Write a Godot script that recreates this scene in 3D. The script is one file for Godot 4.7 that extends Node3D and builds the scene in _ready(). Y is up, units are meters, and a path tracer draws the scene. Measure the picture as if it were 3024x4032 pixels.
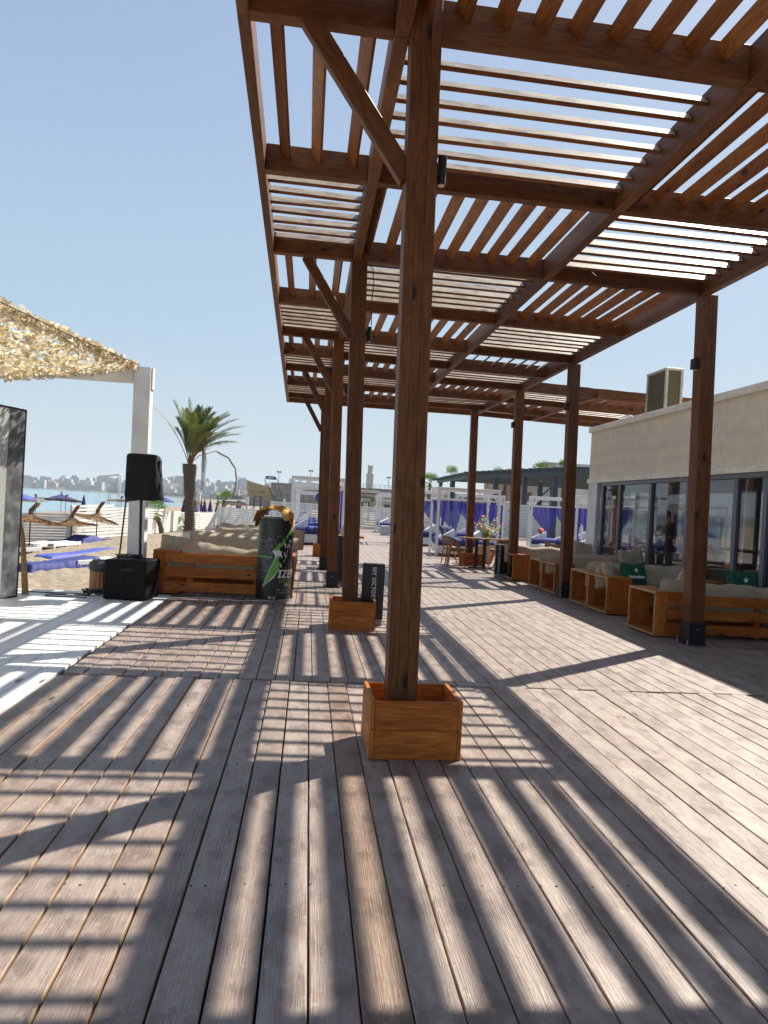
extends Node3D

# ---------------------------------------------------------------- helpers
const SAND := -1.0
const SEA := -2.2
var rng := RandomNumberGenerator.new()
var M := {}
var cache := {}

func lin(r, g, b) -> Color:
	return Color(r, g, b).linear_to_srgb()

func mat(c: Color, rough := 0.6, metal := 0.0, tex = null, nrm = null, nscale := 1.0) -> StandardMaterial3D:
	var m := StandardMaterial3D.new()
	m.albedo_color = c
	m.roughness = rough
	m.metallic = metal
	if tex != null:
		m.albedo_texture = tex
	if nrm != null:
		m.normal_enabled = true
		m.normal_texture = nrm
		m.normal_scale = nscale
	return m

func shine(m: StandardMaterial3D, s: float) -> StandardMaterial3D:
	m.metallic_specular = s
	return m

func tri_map(m: StandardMaterial3D, s: float, world := true) -> StandardMaterial3D:
	m.uv1_triplanar = true
	m.uv1_world_triplanar = world
	m.uv1_scale = Vector3(s, s, s)
	return m

func noise_tex(sd: int, freq: float, lo: float, hi: float, normal := false, size := 512, oct := 5, bump := 4.0) -> NoiseTexture2D:
	var n := FastNoiseLite.new()
	n.seed = sd
	n.frequency = freq
	n.noise_type = FastNoiseLite.TYPE_SIMPLEX_SMOOTH
	n.fractal_octaves = oct
	var t := NoiseTexture2D.new()
	t.width = size
	t.height = size
	t.seamless = true
	t.noise = n
	if normal:
		t.as_normal_map = true
		t.bump_strength = bump
	else:
		var g := Gradient.new()
		g.set_color(0, Color(lo, lo, lo))
		g.set_color(1, Color(hi, hi, hi))
		t.color_ramp = g
	return t

# Timber: X runs along the grain. Returns [albedo, normal].
func wood_tex(sd: int, w: int, h: int, dark: Color, light: Color, knots: int, stains: float) -> Array:
	var n := FastNoiseLite.new(); n.seed = sd; n.frequency = 1.0; n.fractal_octaves = 3
	var n2 := FastNoiseLite.new(); n2.seed = sd + 7; n2.frequency = 1.0; n2.fractal_octaves = 4
	var r := RandomNumberGenerator.new(); r.seed = sd
	var kn := []
	for i in knots:
		kn.append([r.randf() * w, r.randf() * h, r.randf_range(3.0, 7.5)])
	var im := Image.create(w, h, false, Image.FORMAT_RGB8)
	var bm := Image.create(w, h, false, Image.FORMAT_RGB8)
	for y in h:
		for x in w:
			var dx := 0.0
			var kd := 0.0
			for k in kn:
				var ex: float = (x - k[0]) / (k[2] * 1.9)
				var ey: float = (y - k[1]) / k[2]
				var q := ex * ex + ey * ey
				if q < 12.0:
					dx += exp(-q * 0.45) * 1.3
					if q < 1.6:
						kd = maxf(kd, 1.0 - q / 1.6)
			var wob := n.get_noise_2d(x * 0.004, y * 0.012) * 2.4 + dx
			var ring := 0.5 + 0.5 * sin((y * 0.115 + wob * 3.0) * 2.2)
			var fine := n2.get_noise_2d(x * 0.014 + 50.0, y * 0.8)
			var big := n.get_noise_2d(x * 0.006 + 300.0, y * 0.02)
			var t := clampf(0.58 + fine * (0.42 if stains <= 0.0 else 0.26) + (ring - 0.5) * (0.22 if stains <= 0.0 else 0.07) + big * 0.25, 0.0, 1.0)
			var c := dark.lerp(light, t)
			if stains > 0.0:
				var s := n2.get_noise_2d(x * 0.011 + 900.0, y * 0.017)
				var s2 := n.get_noise_2d(x * 0.05 + 40.0, y * 0.06 + 600.0)
				c = c.lerp(Color(0.98, 0.97, 0.93), clampf((s - 0.10) * stains * 1.5, 0.0, 0.40))
				c = c.lerp(Color(0.42, 0.36, 0.32), clampf((-s - 0.12) * stains * 1.2, 0.0, 0.35))
				if s2 > 0.56:
					c = c.lerp(Color(0.45, 0.40, 0.37), 0.25)
				if s2 < -0.46:
					c = c.lerp(Color(1, 1, 0.97), 0.5)
				var st := n2.get_noise_2d(x * 0.03 + 20.0, y * 0.035 + 77.0)
				c = c.lerp(Color(0.99, 0.93, 0.86), clampf((st - 0.2) * 1.2, 0.0, 0.3))
				c = c.lerp(Color(0.80, 0.62, 0.52), clampf((-st - 0.2) * 1.0, 0.0, 0.25))
			if kd > 0.0:
				c = c.lerp(Color(0.16, 0.10, 0.06), kd * 0.85)
			im.set_pixel(x, y, c)
			var hgt := clampf(0.5 + fine * 0.35 - kd * 0.2, 0.0, 1.0)
			bm.set_pixel(x, y, Color(hgt, hgt, hgt))
	bm.bump_map_to_normal_map(3.0)
	return [ImageTexture.create_from_image(im), ImageTexture.create_from_image(bm)]

func new_st() -> SurfaceTool:
	var s := SurfaceTool.new()
	s.begin(Mesh.PRIMITIVE_TRIANGLES)
	return s

# triangle whose front is on the side of n
func tri(s: SurfaceTool, a: Vector3, b: Vector3, c: Vector3, n: Vector3, ua := Vector2.ZERO, ub := Vector2.ZERO, uc := Vector2.ZERO) -> void:
	s.set_normal(n)
	if (b - a).cross(c - a).dot(n) > 0.0:
		s.set_uv(ua); s.add_vertex(a)
		s.set_uv(uc); s.add_vertex(c)
		s.set_uv(ub); s.add_vertex(b)
	else:
		s.set_uv(ua); s.add_vertex(a)
		s.set_uv(ub); s.add_vertex(b)
		s.set_uv(uc); s.add_vertex(c)

func quad(s: SurfaceTool, a: Vector3, b: Vector3, c: Vector3, d: Vector3, n: Vector3, ua := Vector2(0, 0), ub := Vector2(1, 0), uc := Vector2(1, 1), ud := Vector2(0, 1)) -> void:
	tri(s, a, b, c, n, ua, ub, uc)
	tri(s, a, c, d, n, ua, uc, ud)

# chamfered box; grain (U) along its local X; which: 0 all, 1 without the two Z sides, 2 only the Z sides, 3 without the top, 4 only the top
func cbox(s: SurfaceTool, size: Vector3, bev: float, xf := Transform3D.IDENTITY, uvo := Vector2.ZERO, ul := 4.0, vl := 0.8, which := 0) -> void:
	var h := size * 0.5
	var b := minf(bev, minf(h.x, minf(h.y, h.z)) * 0.9)
	var bs := xf.basis
	for ax in 3:
		var a1 := (ax + 1) % 3
		var a2 := (ax + 2) % 3
		if which == 1 and ax == 2: continue
		if which == 2 and ax != 2: continue
		if which == 4 and ax != 1: continue
		for sg in [-1.0, 1.0]:
			if ax == 1 and ((which == 3 and sg > 0.0) or (which == 4 and sg < 0.0)): continue
			var ps := []
			var us := []
			for q in [[-1, -1], [1, -1], [1, 1], [-1, 1]]:
				var p := Vector3.ZERO
				p[ax] = h[ax] * sg
				p[a1] = (h[a1] - b) * q[0]
				p[a2] = (h[a2] - b) * q[1]
				var u := Vector2.ZERO
				if ax == 0:
					u = Vector2(p.y / ul, p.z / vl)
				elif ax == 1:
					u = Vector2(p.x / ul, p.z / vl + sg * 0.13)
				else:
					u = Vector2(p.x / ul, p.y / vl + sg * 0.31)
				ps.append(xf * p); us.append(u + uvo)
			var n := Vector3.ZERO
			n[ax] = sg
			quad(s, ps[0], ps[1], ps[2], ps[3], (bs * n).normalized(), us[0], us[1], us[2], us[3])
	if b > 0.0 and which != 2 and which != 4:
		for ax in 3:
			var a1 := (ax + 1) % 3
			var a2 := (ax + 2) % 3
			for s1 in [-1.0, 1.0]:
				for s2 in [-1.0, 1.0]:
					var ps := []
					for q in [-1.0, 1.0]:
						var p := Vector3.ZERO
						p[ax] = (h[ax] - b) * q
						p[a1] = h[a1] * s1; p[a2] = (h[a2] - b) * s2
						ps.append(p)
						p[a1] = (h[a1] - b) * s1; p[a2] = h[a2] * s2
						ps.append(p)
					var n := Vector3.ZERO
					n[a1] = s1; n[a2] = s2
					var us := []
					for p in ps:
						us.append(Vector2(p.x / ul, (p.y + p.z) / vl) + uvo)
					quad(s, xf * ps[0], xf * ps[2], xf * ps[3], xf * ps[1], (bs * n).normalized(), us[0], us[2], us[3], us[1])
		for sx in [-1.0, 1.0]:
			for sy in [-1.0, 1.0]:
				for sz in [-1.0, 1.0]:
					var e := Vector3(sx, sy, sz)
					var n := (bs * e).normalized()
					tri(s, xf * (Vector3(h.x, h.y - b, h.z - b) * e), xf * (Vector3(h.x - b, h.y, h.z - b) * e), xf * (Vector3(h.x - b, h.y - b, h.z) * e), n, uvo, uvo, uvo)

func bx(s: SurfaceTool, cx, cy, cz, sx, sy, sz, bev := 0.0, turn := 0.0) -> void:
	cbox(s, Vector3(sx, sy, sz), bev, Transform3D(Basis(Vector3.UP, turn), Vector3(cx, cy, cz)))

# frame whose X runs a -> b and whose Y is near "up"
func along(a: Vector3, b: Vector3, up := Vector3.UP) -> Transform3D:
	var x := (b - a).normalized()
	var y := (up - x * up.dot(x)).normalized()
	return Transform3D(Basis(x, y, x.cross(y)), (a + b) * 0.5)

func tube(s: SurfaceTool, pts: Array, rad, seg := 8, cap := true) -> void:
	var rings := []
	var side := Vector3.RIGHT
	for i in pts.size():
		var d: Vector3 = (pts[mini(i + 1, pts.size() - 1)] - pts[maxi(i - 1, 0)]).normalized()
		if i == 0:
			side = Vector3.UP.cross(d)
			if side.length() < 0.1:
				side = Vector3.RIGHT.cross(d)
		side = (side - d * side.dot(d)).normalized()
		var up := d.cross(side)
		var r: float = rad[i] if rad is Array else rad
		var ring := []
		for k in seg:
			var a := TAU * k / seg
			ring.append([pts[i] + (side * cos(a) + up * sin(a)) * r, side * cos(a) + up * sin(a)])
		rings.append(ring)
	var v := 0.0
	for i in pts.size() - 1:
		var l: float = pts[i].distance_to(pts[i + 1])
		for k in seg:
			var k2 := (k + 1) % seg
			var q := [[rings[i][k], Vector2(v, float(k) / seg)], [rings[i + 1][k], Vector2(v + l, float(k) / seg)], [rings[i + 1][k2], Vector2(v + l, float(k + 1) / seg)], [rings[i][k2], Vector2(v, float(k + 1) / seg)]]
			for t in [[0, 1, 2], [0, 2, 3]]:
				var o: Array = t
				var fn: Vector3 = q[0][0][1]
				if (q[t[1]][0][0] - q[t[0]][0][0]).cross(q[t[2]][0][0] - q[t[0]][0][0]).dot(fn) > 0.0:
					o = [t[0], t[2], t[1]]
				for j in o:
					s.set_normal(q[j][0][1]); s.set_uv(q[j][1]); s.add_vertex(q[j][0][0])
		v += l
	if cap:
		for e in [0, pts.size() - 1]:
			var d2: Vector3 = (pts[0] - pts[1]).normalized() if e == 0 else (pts[e] - pts[e - 1]).normalized()
			for k in range(1, seg - 1):
				tri(s, rings[e][0][0], rings[e][k][0], rings[e][k + 1][0], d2)

# surface of revolution round Y, profile of Vector2(radius, y); squash scales z
func lathe(s: SurfaceTool, prof: Array, seg := 16, xf := Transform3D.IDENTITY, smooth := true) -> void:
	for i in prof.size() - 1:
		var p: Vector2 = prof[i]
		var q: Vector2 = prof[i + 1]
		var t := (q - p)
		var nn := Vector2(t.y, -t.x).normalized()
		for k in seg:
			var a := TAU * k / seg
			var b := TAU * (k + 1) / seg
			var am := (a + b) * 0.5
			var P := [Vector3(p.x * cos(a), p.y, p.x * sin(a)), Vector3(q.x * cos(a), q.y, q.x * sin(a)), Vector3(q.x * cos(b), q.y, q.x * sin(b)), Vector3(p.x * cos(b), p.y, p.x * sin(b))]
			var fn := Vector3(nn.x * cos(am), nn.y, nn.x * sin(am))
			var na := Vector3(nn.x * cos(a), nn.y, nn.x * sin(a)) if smooth else fn
			var nb := Vector3(nn.x * cos(b), nn.y, nn.x * sin(b)) if smooth else fn
			var N := [na, na, nb, nb]
			var U := [Vector2(float(k) / seg, p.y), Vector2(float(k) / seg, q.y), Vector2(float(k + 1) / seg, q.y), Vector2(float(k + 1) / seg, p.y)]
			for tt in [[0, 1, 2], [0, 2, 3]]:
				var o: Array = tt
				if (P[tt[1]] - P[tt[0]]).cross(P[tt[2]] - P[tt[0]]).dot(fn) > 0.0:
					o = [tt[0], tt[2], tt[1]]
				for j in o:
					s.set_normal((xf.basis * N[j]).normalized()); s.set_uv(U[j]); s.add_vertex(xf * P[j])

# soft stuffed cushion, rounded, wrinkled
func puffy(size: Vector3, sd: int, wr := 0.02, sag := 0.0, nu := 22, nv := 10) -> ArrayMesh:
	var n := FastNoiseLite.new(); n.seed = sd; n.frequency = 1.0; n.fractal_octaves = 3
	var s := new_st()
	s.set_smooth_group(1)
	for side in [-1.0, 1.0]:
		var g := []
		for i in nu + 1:
			var row := []
			for j in nv + 1:
				var a := -1.0 + 2.0 * i / nu
				var b := -1.0 + 2.0 * j / nv
				var e := pow(maxf(0.0, (1.0 - pow(absf(a), 5.0)) * (1.0 - pow(absf(b), 3.2))), 0.42)
				var x := a * size.x * 0.5 * (1.0 - 0.05 * (1.0 - b * b) * 0.0)
				var y := b * size.y * 0.5 * (1.0 - 0.10 * (1.0 - absf(a)))
				var seam := 1.0 - e
				var w := n.get_noise_3d(x * 4.0, y * 5.0, side * 3.0) + 0.6 * n.get_noise_3d(x * 11.0, y * 3.0, side)
				var z: float = side * (size.z * 0.5 * e + w * wr * (0.25 + e))
				var dy := -sag * (1.0 - a * a) + n.get_noise_2d(x * 2.0, 4.0) * wr * 1.5 + n.get_noise_2d(x * 9.0, 14.0) * wr * seam * 0.6
				row.append([Vector3(x, y + dy, z), Vector2(x, y)])
			g.append(row)
		for i in nu:
			for j in nv:
				var q := [g[i][j], g[i + 1][j], g[i + 1][j + 1], g[i][j + 1]]
				var o := [0, 2, 1, 0, 3, 2] if side > 0 else [0, 1, 2, 0, 2, 3]
				for k in o:
					s.set_uv(q[k][1]); s.add_vertex(q[k][0])
	s.index()
	s.generate_normals()
	return s.commit()

func numbered(c: String) -> String:
	if not has_node(NodePath(c)):
		return c
	var i := 1
	while has_node(NodePath("%s_%03d" % [c, i])):
		i += 1
	return "%s_%03d" % [c, i]

var counts := {}
func fresh(c: String) -> String:
	if not counts.has(c):
		counts[c] = 0
		return c
	counts[c] += 1
	return "%s_%03d" % [c, counts[c]]

func tag(o: Node, label := "", category := "", group := "") -> Node:
	if label != "": o.set_meta("label", label)
	if category != "": o.set_meta("category", category)
	if group != "": o.set_meta("group", group)
	return o

func thing(called: String, at: Vector3, label := "", category := "", group := "", turn := 0.0) -> Node3D:
	var o := Node3D.new()
	o.name = fresh(called)
	o.position = at
	o.rotation.y = turn
	add_child(o)
	tag(o, label, category, group)
	return o

func put(parent: Node, called: String, mesh, m: Material, xf := Transform3D.IDENTITY) -> MeshInstance3D:
	var o := MeshInstance3D.new()
	o.name = fresh(called) if parent == self else called
	o.mesh = mesh.commit() if mesh is SurfaceTool else mesh
	if m != null:
		o.material_override = m
	o.transform = xf
	parent.add_child(o, true)
	return o

func dup(o: Node3D, called: String, at: Vector3, turn := 0.0, label := "", category := "", group := "") -> Node3D:
	var c: Node3D = o.duplicate()
	c.name = fresh(called)
	add_child(c)
	c.position = at
	c.rotation = Vector3(0, turn, 0)
	tag(c, label, category, group)
	return c

# a board as a part, sharing meshes between equal sizes
func board(parent: Node3D, called: String, a: Vector3, b: Vector3, up: Vector3, thick: float, wide: float, m: Material, bev := 0.006) -> MeshInstance3D:
	var l := a.distance_to(b)
	var key := "b%.3f_%.3f_%.3f_%d" % [l, thick, wide, rng.randi() % 5]
	if not cache.has(key):
		var s := new_st()
		cbox(s, Vector3(l, thick, wide), bev, Transform3D.IDENTITY, Vector2(rng.randf(), rng.randf()))
		cache[key] = s.commit()
	var xf := along(a, b, up)
	return put(parent, called, cache[key], m, parent.transform.affine_inverse() * xf)

# a roof slat: stained underside and edges, paler cream upper face
func slat(parent: Node3D, a: Vector3, b: Vector3, up: Vector3) -> void:
	var l := a.distance_to(b)
	var v := rng.randi() % 4
	var w := rng.randi() % 3
	var key := "s%.3f_%d_%d" % [l, v, w]
	if not cache.has(key):
		var uv := Vector2(rng.randf(), rng.randf())
		var s := new_st()
		cbox(s, Vector3(l, 0.032, 0.120), 0.004, Transform3D.IDENTITY, uv, 4.0, 0.8, 3)
		s.set_material(M.slat[v])
		var me: ArrayMesh = s.commit()
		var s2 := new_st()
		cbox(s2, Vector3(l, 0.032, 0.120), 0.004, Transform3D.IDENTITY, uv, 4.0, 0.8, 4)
		s2.set_material(M.slat_top[w])
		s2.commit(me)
		cache[key] = me
	put(parent, "slat", cache[key], null, parent.transform.affine_inverse() * along(a, b, up))

func text_mesh(t: String, px_h: float, bold := true, depth := 0.004) -> TextMesh:
	var f := SystemFont.new()
	f.font_names = PackedStringArray(["Droid Sans"])
	f.font_weight = 700 if bold else 400
	var tm := TextMesh.new()
	tm.font = f
	tm.text = t
	tm.font_size = 64
	tm.pixel_size = px_h / 46.0
	tm.depth = depth
	tm.curve_step = 4.0
	return tm

# ---------------------------------------------------------------- pergola geometry
const ROWS := [[-0.15, -0.1], [-2.4, -2.35], [-4.64, -4.6], [-6.8, -6.7], [-9.0, -8.77], [-11.25, -11.1], [-13.38, -13.32], [-15.1, -14.9], [-16.9, -16.65], [-19.0, -18.5], [-21.3, -20.3], [-22.3, -21.45]]
func under(u: float) -> float:
	return 4.44 - 0.024 * (u - 0.4)
func rowz(i: int, u: float) -> float:
	return lerpf(ROWS[i][0], ROWS[i][1], (u + 0.62) / 5.4)
func fasu(z: float) -> float:
	return -0.505 + 0.0125 * z
func pp(i: int, u: float, dy := 0.0) -> Vector3:
	return Vector3(u, under(u) + dy, rowz(i, u))

func _ready() -> void:
	rng.seed = 20240711
	# ------------------------------------------------------------ camera, sky, sun, exposure
	var cam := Camera3D.new()
	cam.name = "camera"
	cam.fov = 69.39
	cam.near = 0.05
	cam.far = 9000.0
	cam.transform = Transform3D(Basis(Vector3(0.99327583, 0.05591103, 0.10137598), Vector3(-0.05490943, 0.99841126, -0.0126459), Vector3(-0.10192196, 0.00699436, 0.99476781)).orthonormalized(), Vector3(0, 1.5, 0))
	add_child(cam)
	cam.current = true
	var SUN := Vector3(0.515, 0.745, -0.423).normalized()
	var env := Environment.new()
	env.tonemap_mode = Environment.TONE_MAPPER_LINEAR
	env.tonemap_exposure = 2.0
	env.sdfgi_enabled = true
	env.ssao_enabled = true
	env.ssil_enabled = true
	env.background_mode = Environment.BG_SKY
	var W := 512
	var H := 256
	var sky_im := Image.create(W, H, false, Image.FORMAT_RGBF)
	for y in H:
		for x in W:
			var th := PI * (y + 0.5) / H
			var ph := TAU * (x + 0.5) / W
			var d := Vector3(sin(th) * sin(ph), cos(th), -sin(th) * cos(ph))
			var e := clampf(d.y, 0.0, 1.0)
			var c := Vector3(0.76, 0.88, 0.94).lerp(Vector3(0.54, 0.74, 0.95), smoothstep(0.0, 0.24, e))
			c = c.lerp(Vector3(0.32, 0.49, 0.80), smoothstep(0.14, 0.62, e))
			c = c.lerp(Vector3(0.12, 0.21, 0.44), smoothstep(0.5, 0.95, e))
			var g := d.angle_to(SUN)
			c += Vector3(0.62, 0.54, 0.40) * exp(-g * 2.0) + Vector3(1.5, 1.4, 1.2) * exp(-g * 9.0)
			if d.y < 0.0:
				c = c.lerp(Vector3(0.45, 0.42, 0.36), smoothstep(0.0, -0.08, d.y))
			c *= 0.415
			sky_im.set_pixel(x, y, Color(c.x, c.y, c.z))
	var psm := PanoramaSkyMaterial.new()
	psm.panorama = ImageTexture.create_from_image(sky_im)
	var sky := Sky.new()
	sky.sky_material = psm
	env.sky = sky
	env.fog_enabled = true
	env.fog_density = 0.00016
	env.fog_light_color = Color(0.86, 0.92, 0.97)
	var we := WorldEnvironment.new()
	we.name = "environment"
	we.environment = env
	add_child(we)
	var sun := DirectionalLight3D.new()
	sun.name = "sun"
	sun.light_color = Color(1.0, 0.975, 0.93)
	sun.light_energy = 1.6
	sun.light_angular_distance = 0.55
	sun.shadow_enabled = true
	sun.basis = Basis.looking_at(-SUN, Vector3.UP)
	add_child(sun)
	materials()
	ground()
	deck()
	pergola()
	restaurant()
	seating()
	stage()
	beach_beds()
	fences()
	beach()
	inland()
	far_city()

func materials() -> void:
	var w1 := wood_tex(11, 1024, 256, Color(0.56, 0.43, 0.34), Color(1.0, 0.95, 0.88), 9, 0.0)
	var w2 := wood_tex(23, 1024, 256, Color(0.66, 0.61, 0.58), Color(0.96, 0.93, 0.91), 3, 1.0)
	var w3 := wood_tex(37, 512, 128, Color(0.86, 0.86, 0.85), Color(1.0, 1.0, 0.99), 2, 0.0)
	M.wt = w1
	M.post = []
	for t in [[0.185, 0.083, 0.025], [0.155, 0.067, 0.020], [0.21, 0.097, 0.031]]:
		M.post.append(shine(mat(lin(t[0], t[1], t[2]), 0.55, 0.0, w1[0], w1[1], 0.5), 0.38))
	M.slat = []
	for t in [[0.27, 0.118, 0.036], [0.235, 0.100, 0.030], [0.30, 0.138, 0.046], [0.25, 0.108, 0.034]]:
		M.slat.append(shine(mat(lin(t[0], t[1], t[2]), 0.5, 0.0, w1[0], w1[1], 0.5), 0.38))
	M.slat_top = []  # cream tones for the upper slat faces, paler than the rest
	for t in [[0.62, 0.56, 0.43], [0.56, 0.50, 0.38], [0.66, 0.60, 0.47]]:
		M.slat_top.append(mat(lin(t[0], t[1], t[2]), 0.42, 0.0, w2[0], w2[1], 0.4))
	M.crate = []
	for t in [[0.60, 0.225, 0.040], [0.53, 0.19, 0.032], [0.66, 0.255, 0.048]]:
		M.crate.append(shine(mat(lin(t[0], t[1], t[2]), 0.5, 0.0, w1[0], w1[1], 0.5), 0.35))
	M.crate_edge = mat(lin(0.60, 0.40, 0.19), 0.55, 0.0, w1[0], w1[1], 0.4)
	M.plank = []
	for t in [[0.345, 0.290, 0.254], [0.315, 0.262, 0.236], [0.365, 0.312, 0.276], [0.33, 0.272, 0.234], [0.352, 0.305, 0.280], [0.30, 0.247, 0.214]]:
		M.plank.append(shine(mat(lin(t[0], t[1], t[2]), 0.50, 0.0, w2[0], w2[1], 0.5), 0.62))
	M.plank_old = mat(lin(0.275, 0.205, 0.155), 0.5, 0.0, w2[0], w2[1], 0.6)
	M.plank_side = mat(lin(0.50, 0.36, 0.18), 0.7, 0.0, w1[0], null)
	M.wplank = []
	for t in [[0.80, 0.80, 0.78], [0.74, 0.745, 0.73], [0.83, 0.82, 0.79]]:
		M.wplank.append(mat(lin(t[0], t[1], t[2]), 0.5, 0.0, w3[0], w3[1], 0.4))
	M.joist = mat(lin(0.09, 0.065, 0.045), 0.9)
	var sn := noise_tex(3, 0.012, 0.72, 1.0)
	M.sn = sn
	var snn := noise_tex(4, 0.02, 0, 1, true, 512, 5, 6.0)
	M.snn = snn
	M.sand = tri_map(mat(lin(0.34, 0.272, 0.187), 0.95, 0.0, sn, snn, 1.0), 0.35)
	M.water = mat(lin(0.10, 0.26, 0.33), 0.12, 0.0, null, noise_tex(5, 0.03, 0, 1, true, 512, 4, 2.0), 0.35)
	tri_map(M.water, 0.05)
	M.white = tri_map(mat(lin(0.78, 0.78, 0.77), 0.45, 0.0, noise_tex(6, 0.006, 0.86, 1.0)), 0.5)
	M.white_wood = mat(lin(0.78, 0.78, 0.77), 0.5, 0.0, w3[0], w3[1], 0.3)
	M.iron = mat(lin(0.007, 0.007, 0.008), 0.5, 0.1)
	M.steel = mat(lin(0.45, 0.45, 0.45), 0.35, 0.9)
	M.black = shine(mat(lin(0.008, 0.008, 0.009), 0.55, 0.0), 0.3)
	M.black_cloth = tri_map(mat(lin(0.006, 0.0058, 0.008), 0.9, 0.0, null, noise_tex(9, 0.2, 0, 1, true, 256, 3, 2.0), 0.6), 4.0)
	M.rubber = mat(lin(0.008, 0.008, 0.008), 0.6)
	var cl := noise_tex(8, 0.02, 0.80, 1.0)
	var cln := noise_tex(10, 0.15, 0, 1, true, 256, 3, 1.5)
	M.canvas = tri_map(mat(lin(0.52, 0.42, 0.285), 0.92, 0.0, cl, cln, 0.5), 2.0)
	M.seat_cloth = tri_map(mat(lin(0.60, 0.49, 0.34), 0.92, 0.0, cl, cln, 0.5), 2.0)
	M.green = tri_map(mat(lin(0.008, 0.11, 0.05), 0.85, 0.0, cl, cln, 0.5), 2.0)
	M.blue = tri_map(mat(lin(0.020, 0.032, 0.20), 0.75, 0.0, cl, cln, 0.5), 2.0)
	M.blue2 = tri_map(mat(lin(0.060, 0.090, 0.40), 0.7, 0.0, cl, cln, 0.5), 1.0)
	M.curtain = mat(lin(0.020, 0.018, 0.17), 0.75)
	M.curtain.transparency = BaseMaterial3D.TRANSPARENCY_ALPHA
	M.curtain.albedo_color.a = 0.84
	M.curtain.backlight_enabled = true
	M.curtain.backlight = lin(0.015, 0.014, 0.13)
	M.curtain.cull_mode = BaseMaterial3D.CULL_DISABLED
	M.red = tri_map(mat(lin(0.33, 0.045, 0.03), 0.85, 0.0, cl, cln, 0.5), 2.0)
	M.print = mat(lin(0.9, 0.9, 0.9), 0.6)
	M.straw = mat(lin(0.42, 0.29, 0.13), 0.95, 0.0, w1[0], w1[1], 1.0)
	M.straw2 = mat(lin(0.31, 0.20, 0.09), 0.95, 0.0, w1[0], w1[1], 1.0)

# ---------------------------------------------------------------- sand, sea, hills
const SHORE := [[60.0, -34.0], [-40.0, -36.0], [-110.0, -41.0], [-290.0, -46.0], [-444.0, -80.0], [-590.0, -95.0], [-974.0, -160.0], [-1440.0, -270.0], [-1900.0, -480.0], [-2250.0, -900.0], [-2420.0, -1600.0], [-2500.0, -6000.0]]
func shore_x(z: float) -> float:
	if z >= SHORE[0][0]: return SHORE[0][1]
	for i in SHORE.size() - 1:
		if z >= SHORE[i + 1][0]:
			return lerpf(SHORE[i][1], SHORE[i + 1][1], (z - SHORE[i][0]) / (SHORE[i + 1][0] - SHORE[i][0]))
	return -9000.0

var hn := FastNoiseLite.new()
func land(x: float, z: float) -> float:
	var d := x - shore_x(z)
	if z < -2500.0: d = maxf(d, 400.0)
	var r := sqrt(x * x + z * z)
	if d < 0.0:
		return SEA - 0.1 + maxf(d * 0.04, -5.0)
	var h := SEA + minf(d * 0.05, 1.15)
	if r < 90.0:
		var near := 1.0 - smoothstep(50.0, 90.0, r)
		h = lerpf(h, SAND, near * smoothstep(0.0, 8.0, d))
		var amp := (1.0 - smoothstep(20.0, 70.0, r))
		h += (hn.get_noise_2d(x * 1.9, z * 1.9) * 0.055 + hn.get_noise_2d(x * 0.5, z * 0.5) * 0.10) * amp
		h += 0.55 * exp(-((x + 6.3) * (x + 6.3) * 0.10 + (z + 37.0) * (z + 37.0) * 0.010))
	if r > 700.0:
		var inl := smoothstep(30.0, 900.0, d)
		var far := smoothstep(1300.0, 2700.0, r)
		var side := lerpf(6.0, 44.0, smoothstep(-1100.0, -350.0, x)) - 14.0 * smoothstep(100.0, 1200.0, x)
		h += far * inl * side * (0.9 + 0.35 * hn.get_noise_2d(x * 0.004, z * 0.004)) + smoothstep(20.0, 120.0, d) * 2.5 * (1.0 + hn.get_noise_2d(x * 0.01, z * 0.01))
	return h

func ring_mesh(rs: Array, azs: Array) -> SurfaceTool:
	var s := new_st()
	s.set_smooth_group(0)
	var n: int = azs.size()
	for r in rs:
		for a in azs:
			var x: float = r * sin(a)
			var z: float = -r * cos(a)
			s.set_uv(Vector2(x, z))
			s.add_vertex(Vector3(x, land(x, z), z))
	for i in rs.size() - 1:
		for j in n - 1:
			var p := i * n + j
			for k in [p, p + n, p + n + 1, p, p + n + 1, p + 1]:
				s.add_index(k)
	s.generate_normals()
	return s

func ground() -> void:
	hn.seed = 5
	hn.frequency = 1.0
	hn.fractal_octaves = 3
	var azs := []
	var a := -180.0
	while a < 180.01:
		azs.append(deg_to_rad(a))
		a += 0.22 if (a >= -32.0 and a < -2.0) else (1.0 if (a >= -60.0 and a < 70.0) else 6.0)
	var rs := [1.0]
	var r := 9.0
	while r < 66.0:
		rs.append(r)
		r *= 1.009
	while r < 760.0:
		rs.append(r)
		r *= 1.06
	rs.append(760.0)
	put(self, "sand", ring_mesh(rs, azs), M.sand).set_meta("kind", "structure")
	var az2 := []
	a = -180.0
	while a < 180.01:
		az2.append(deg_to_rad(a))
		a += 0.6 if (a >= -60.0 and a < 60.0) else 6.0
	var r2 := [755.0]
	r = 800.0
	while r < 3250.0:
		r2.append(r)
		r *= 1.035
	var hm := tri_map(mat(lin(0.20, 0.165, 0.11), 0.95, 0.0, noise_tex(31, 0.01, 0.25, 1.0)), 0.004)
	put(self, "hills", ring_mesh(r2, az2), hm).set_meta("kind", "structure")
	var s := new_st()
	quad(s, Vector3(-3000, SEA, 400), Vector3(-33, SEA, 400), Vector3(-33, SEA, -2600), Vector3(-3000, SEA, -2600), Vector3.UP)
	put(self, "sea", s, M.water).set_meta("kind", "structure")

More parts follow.
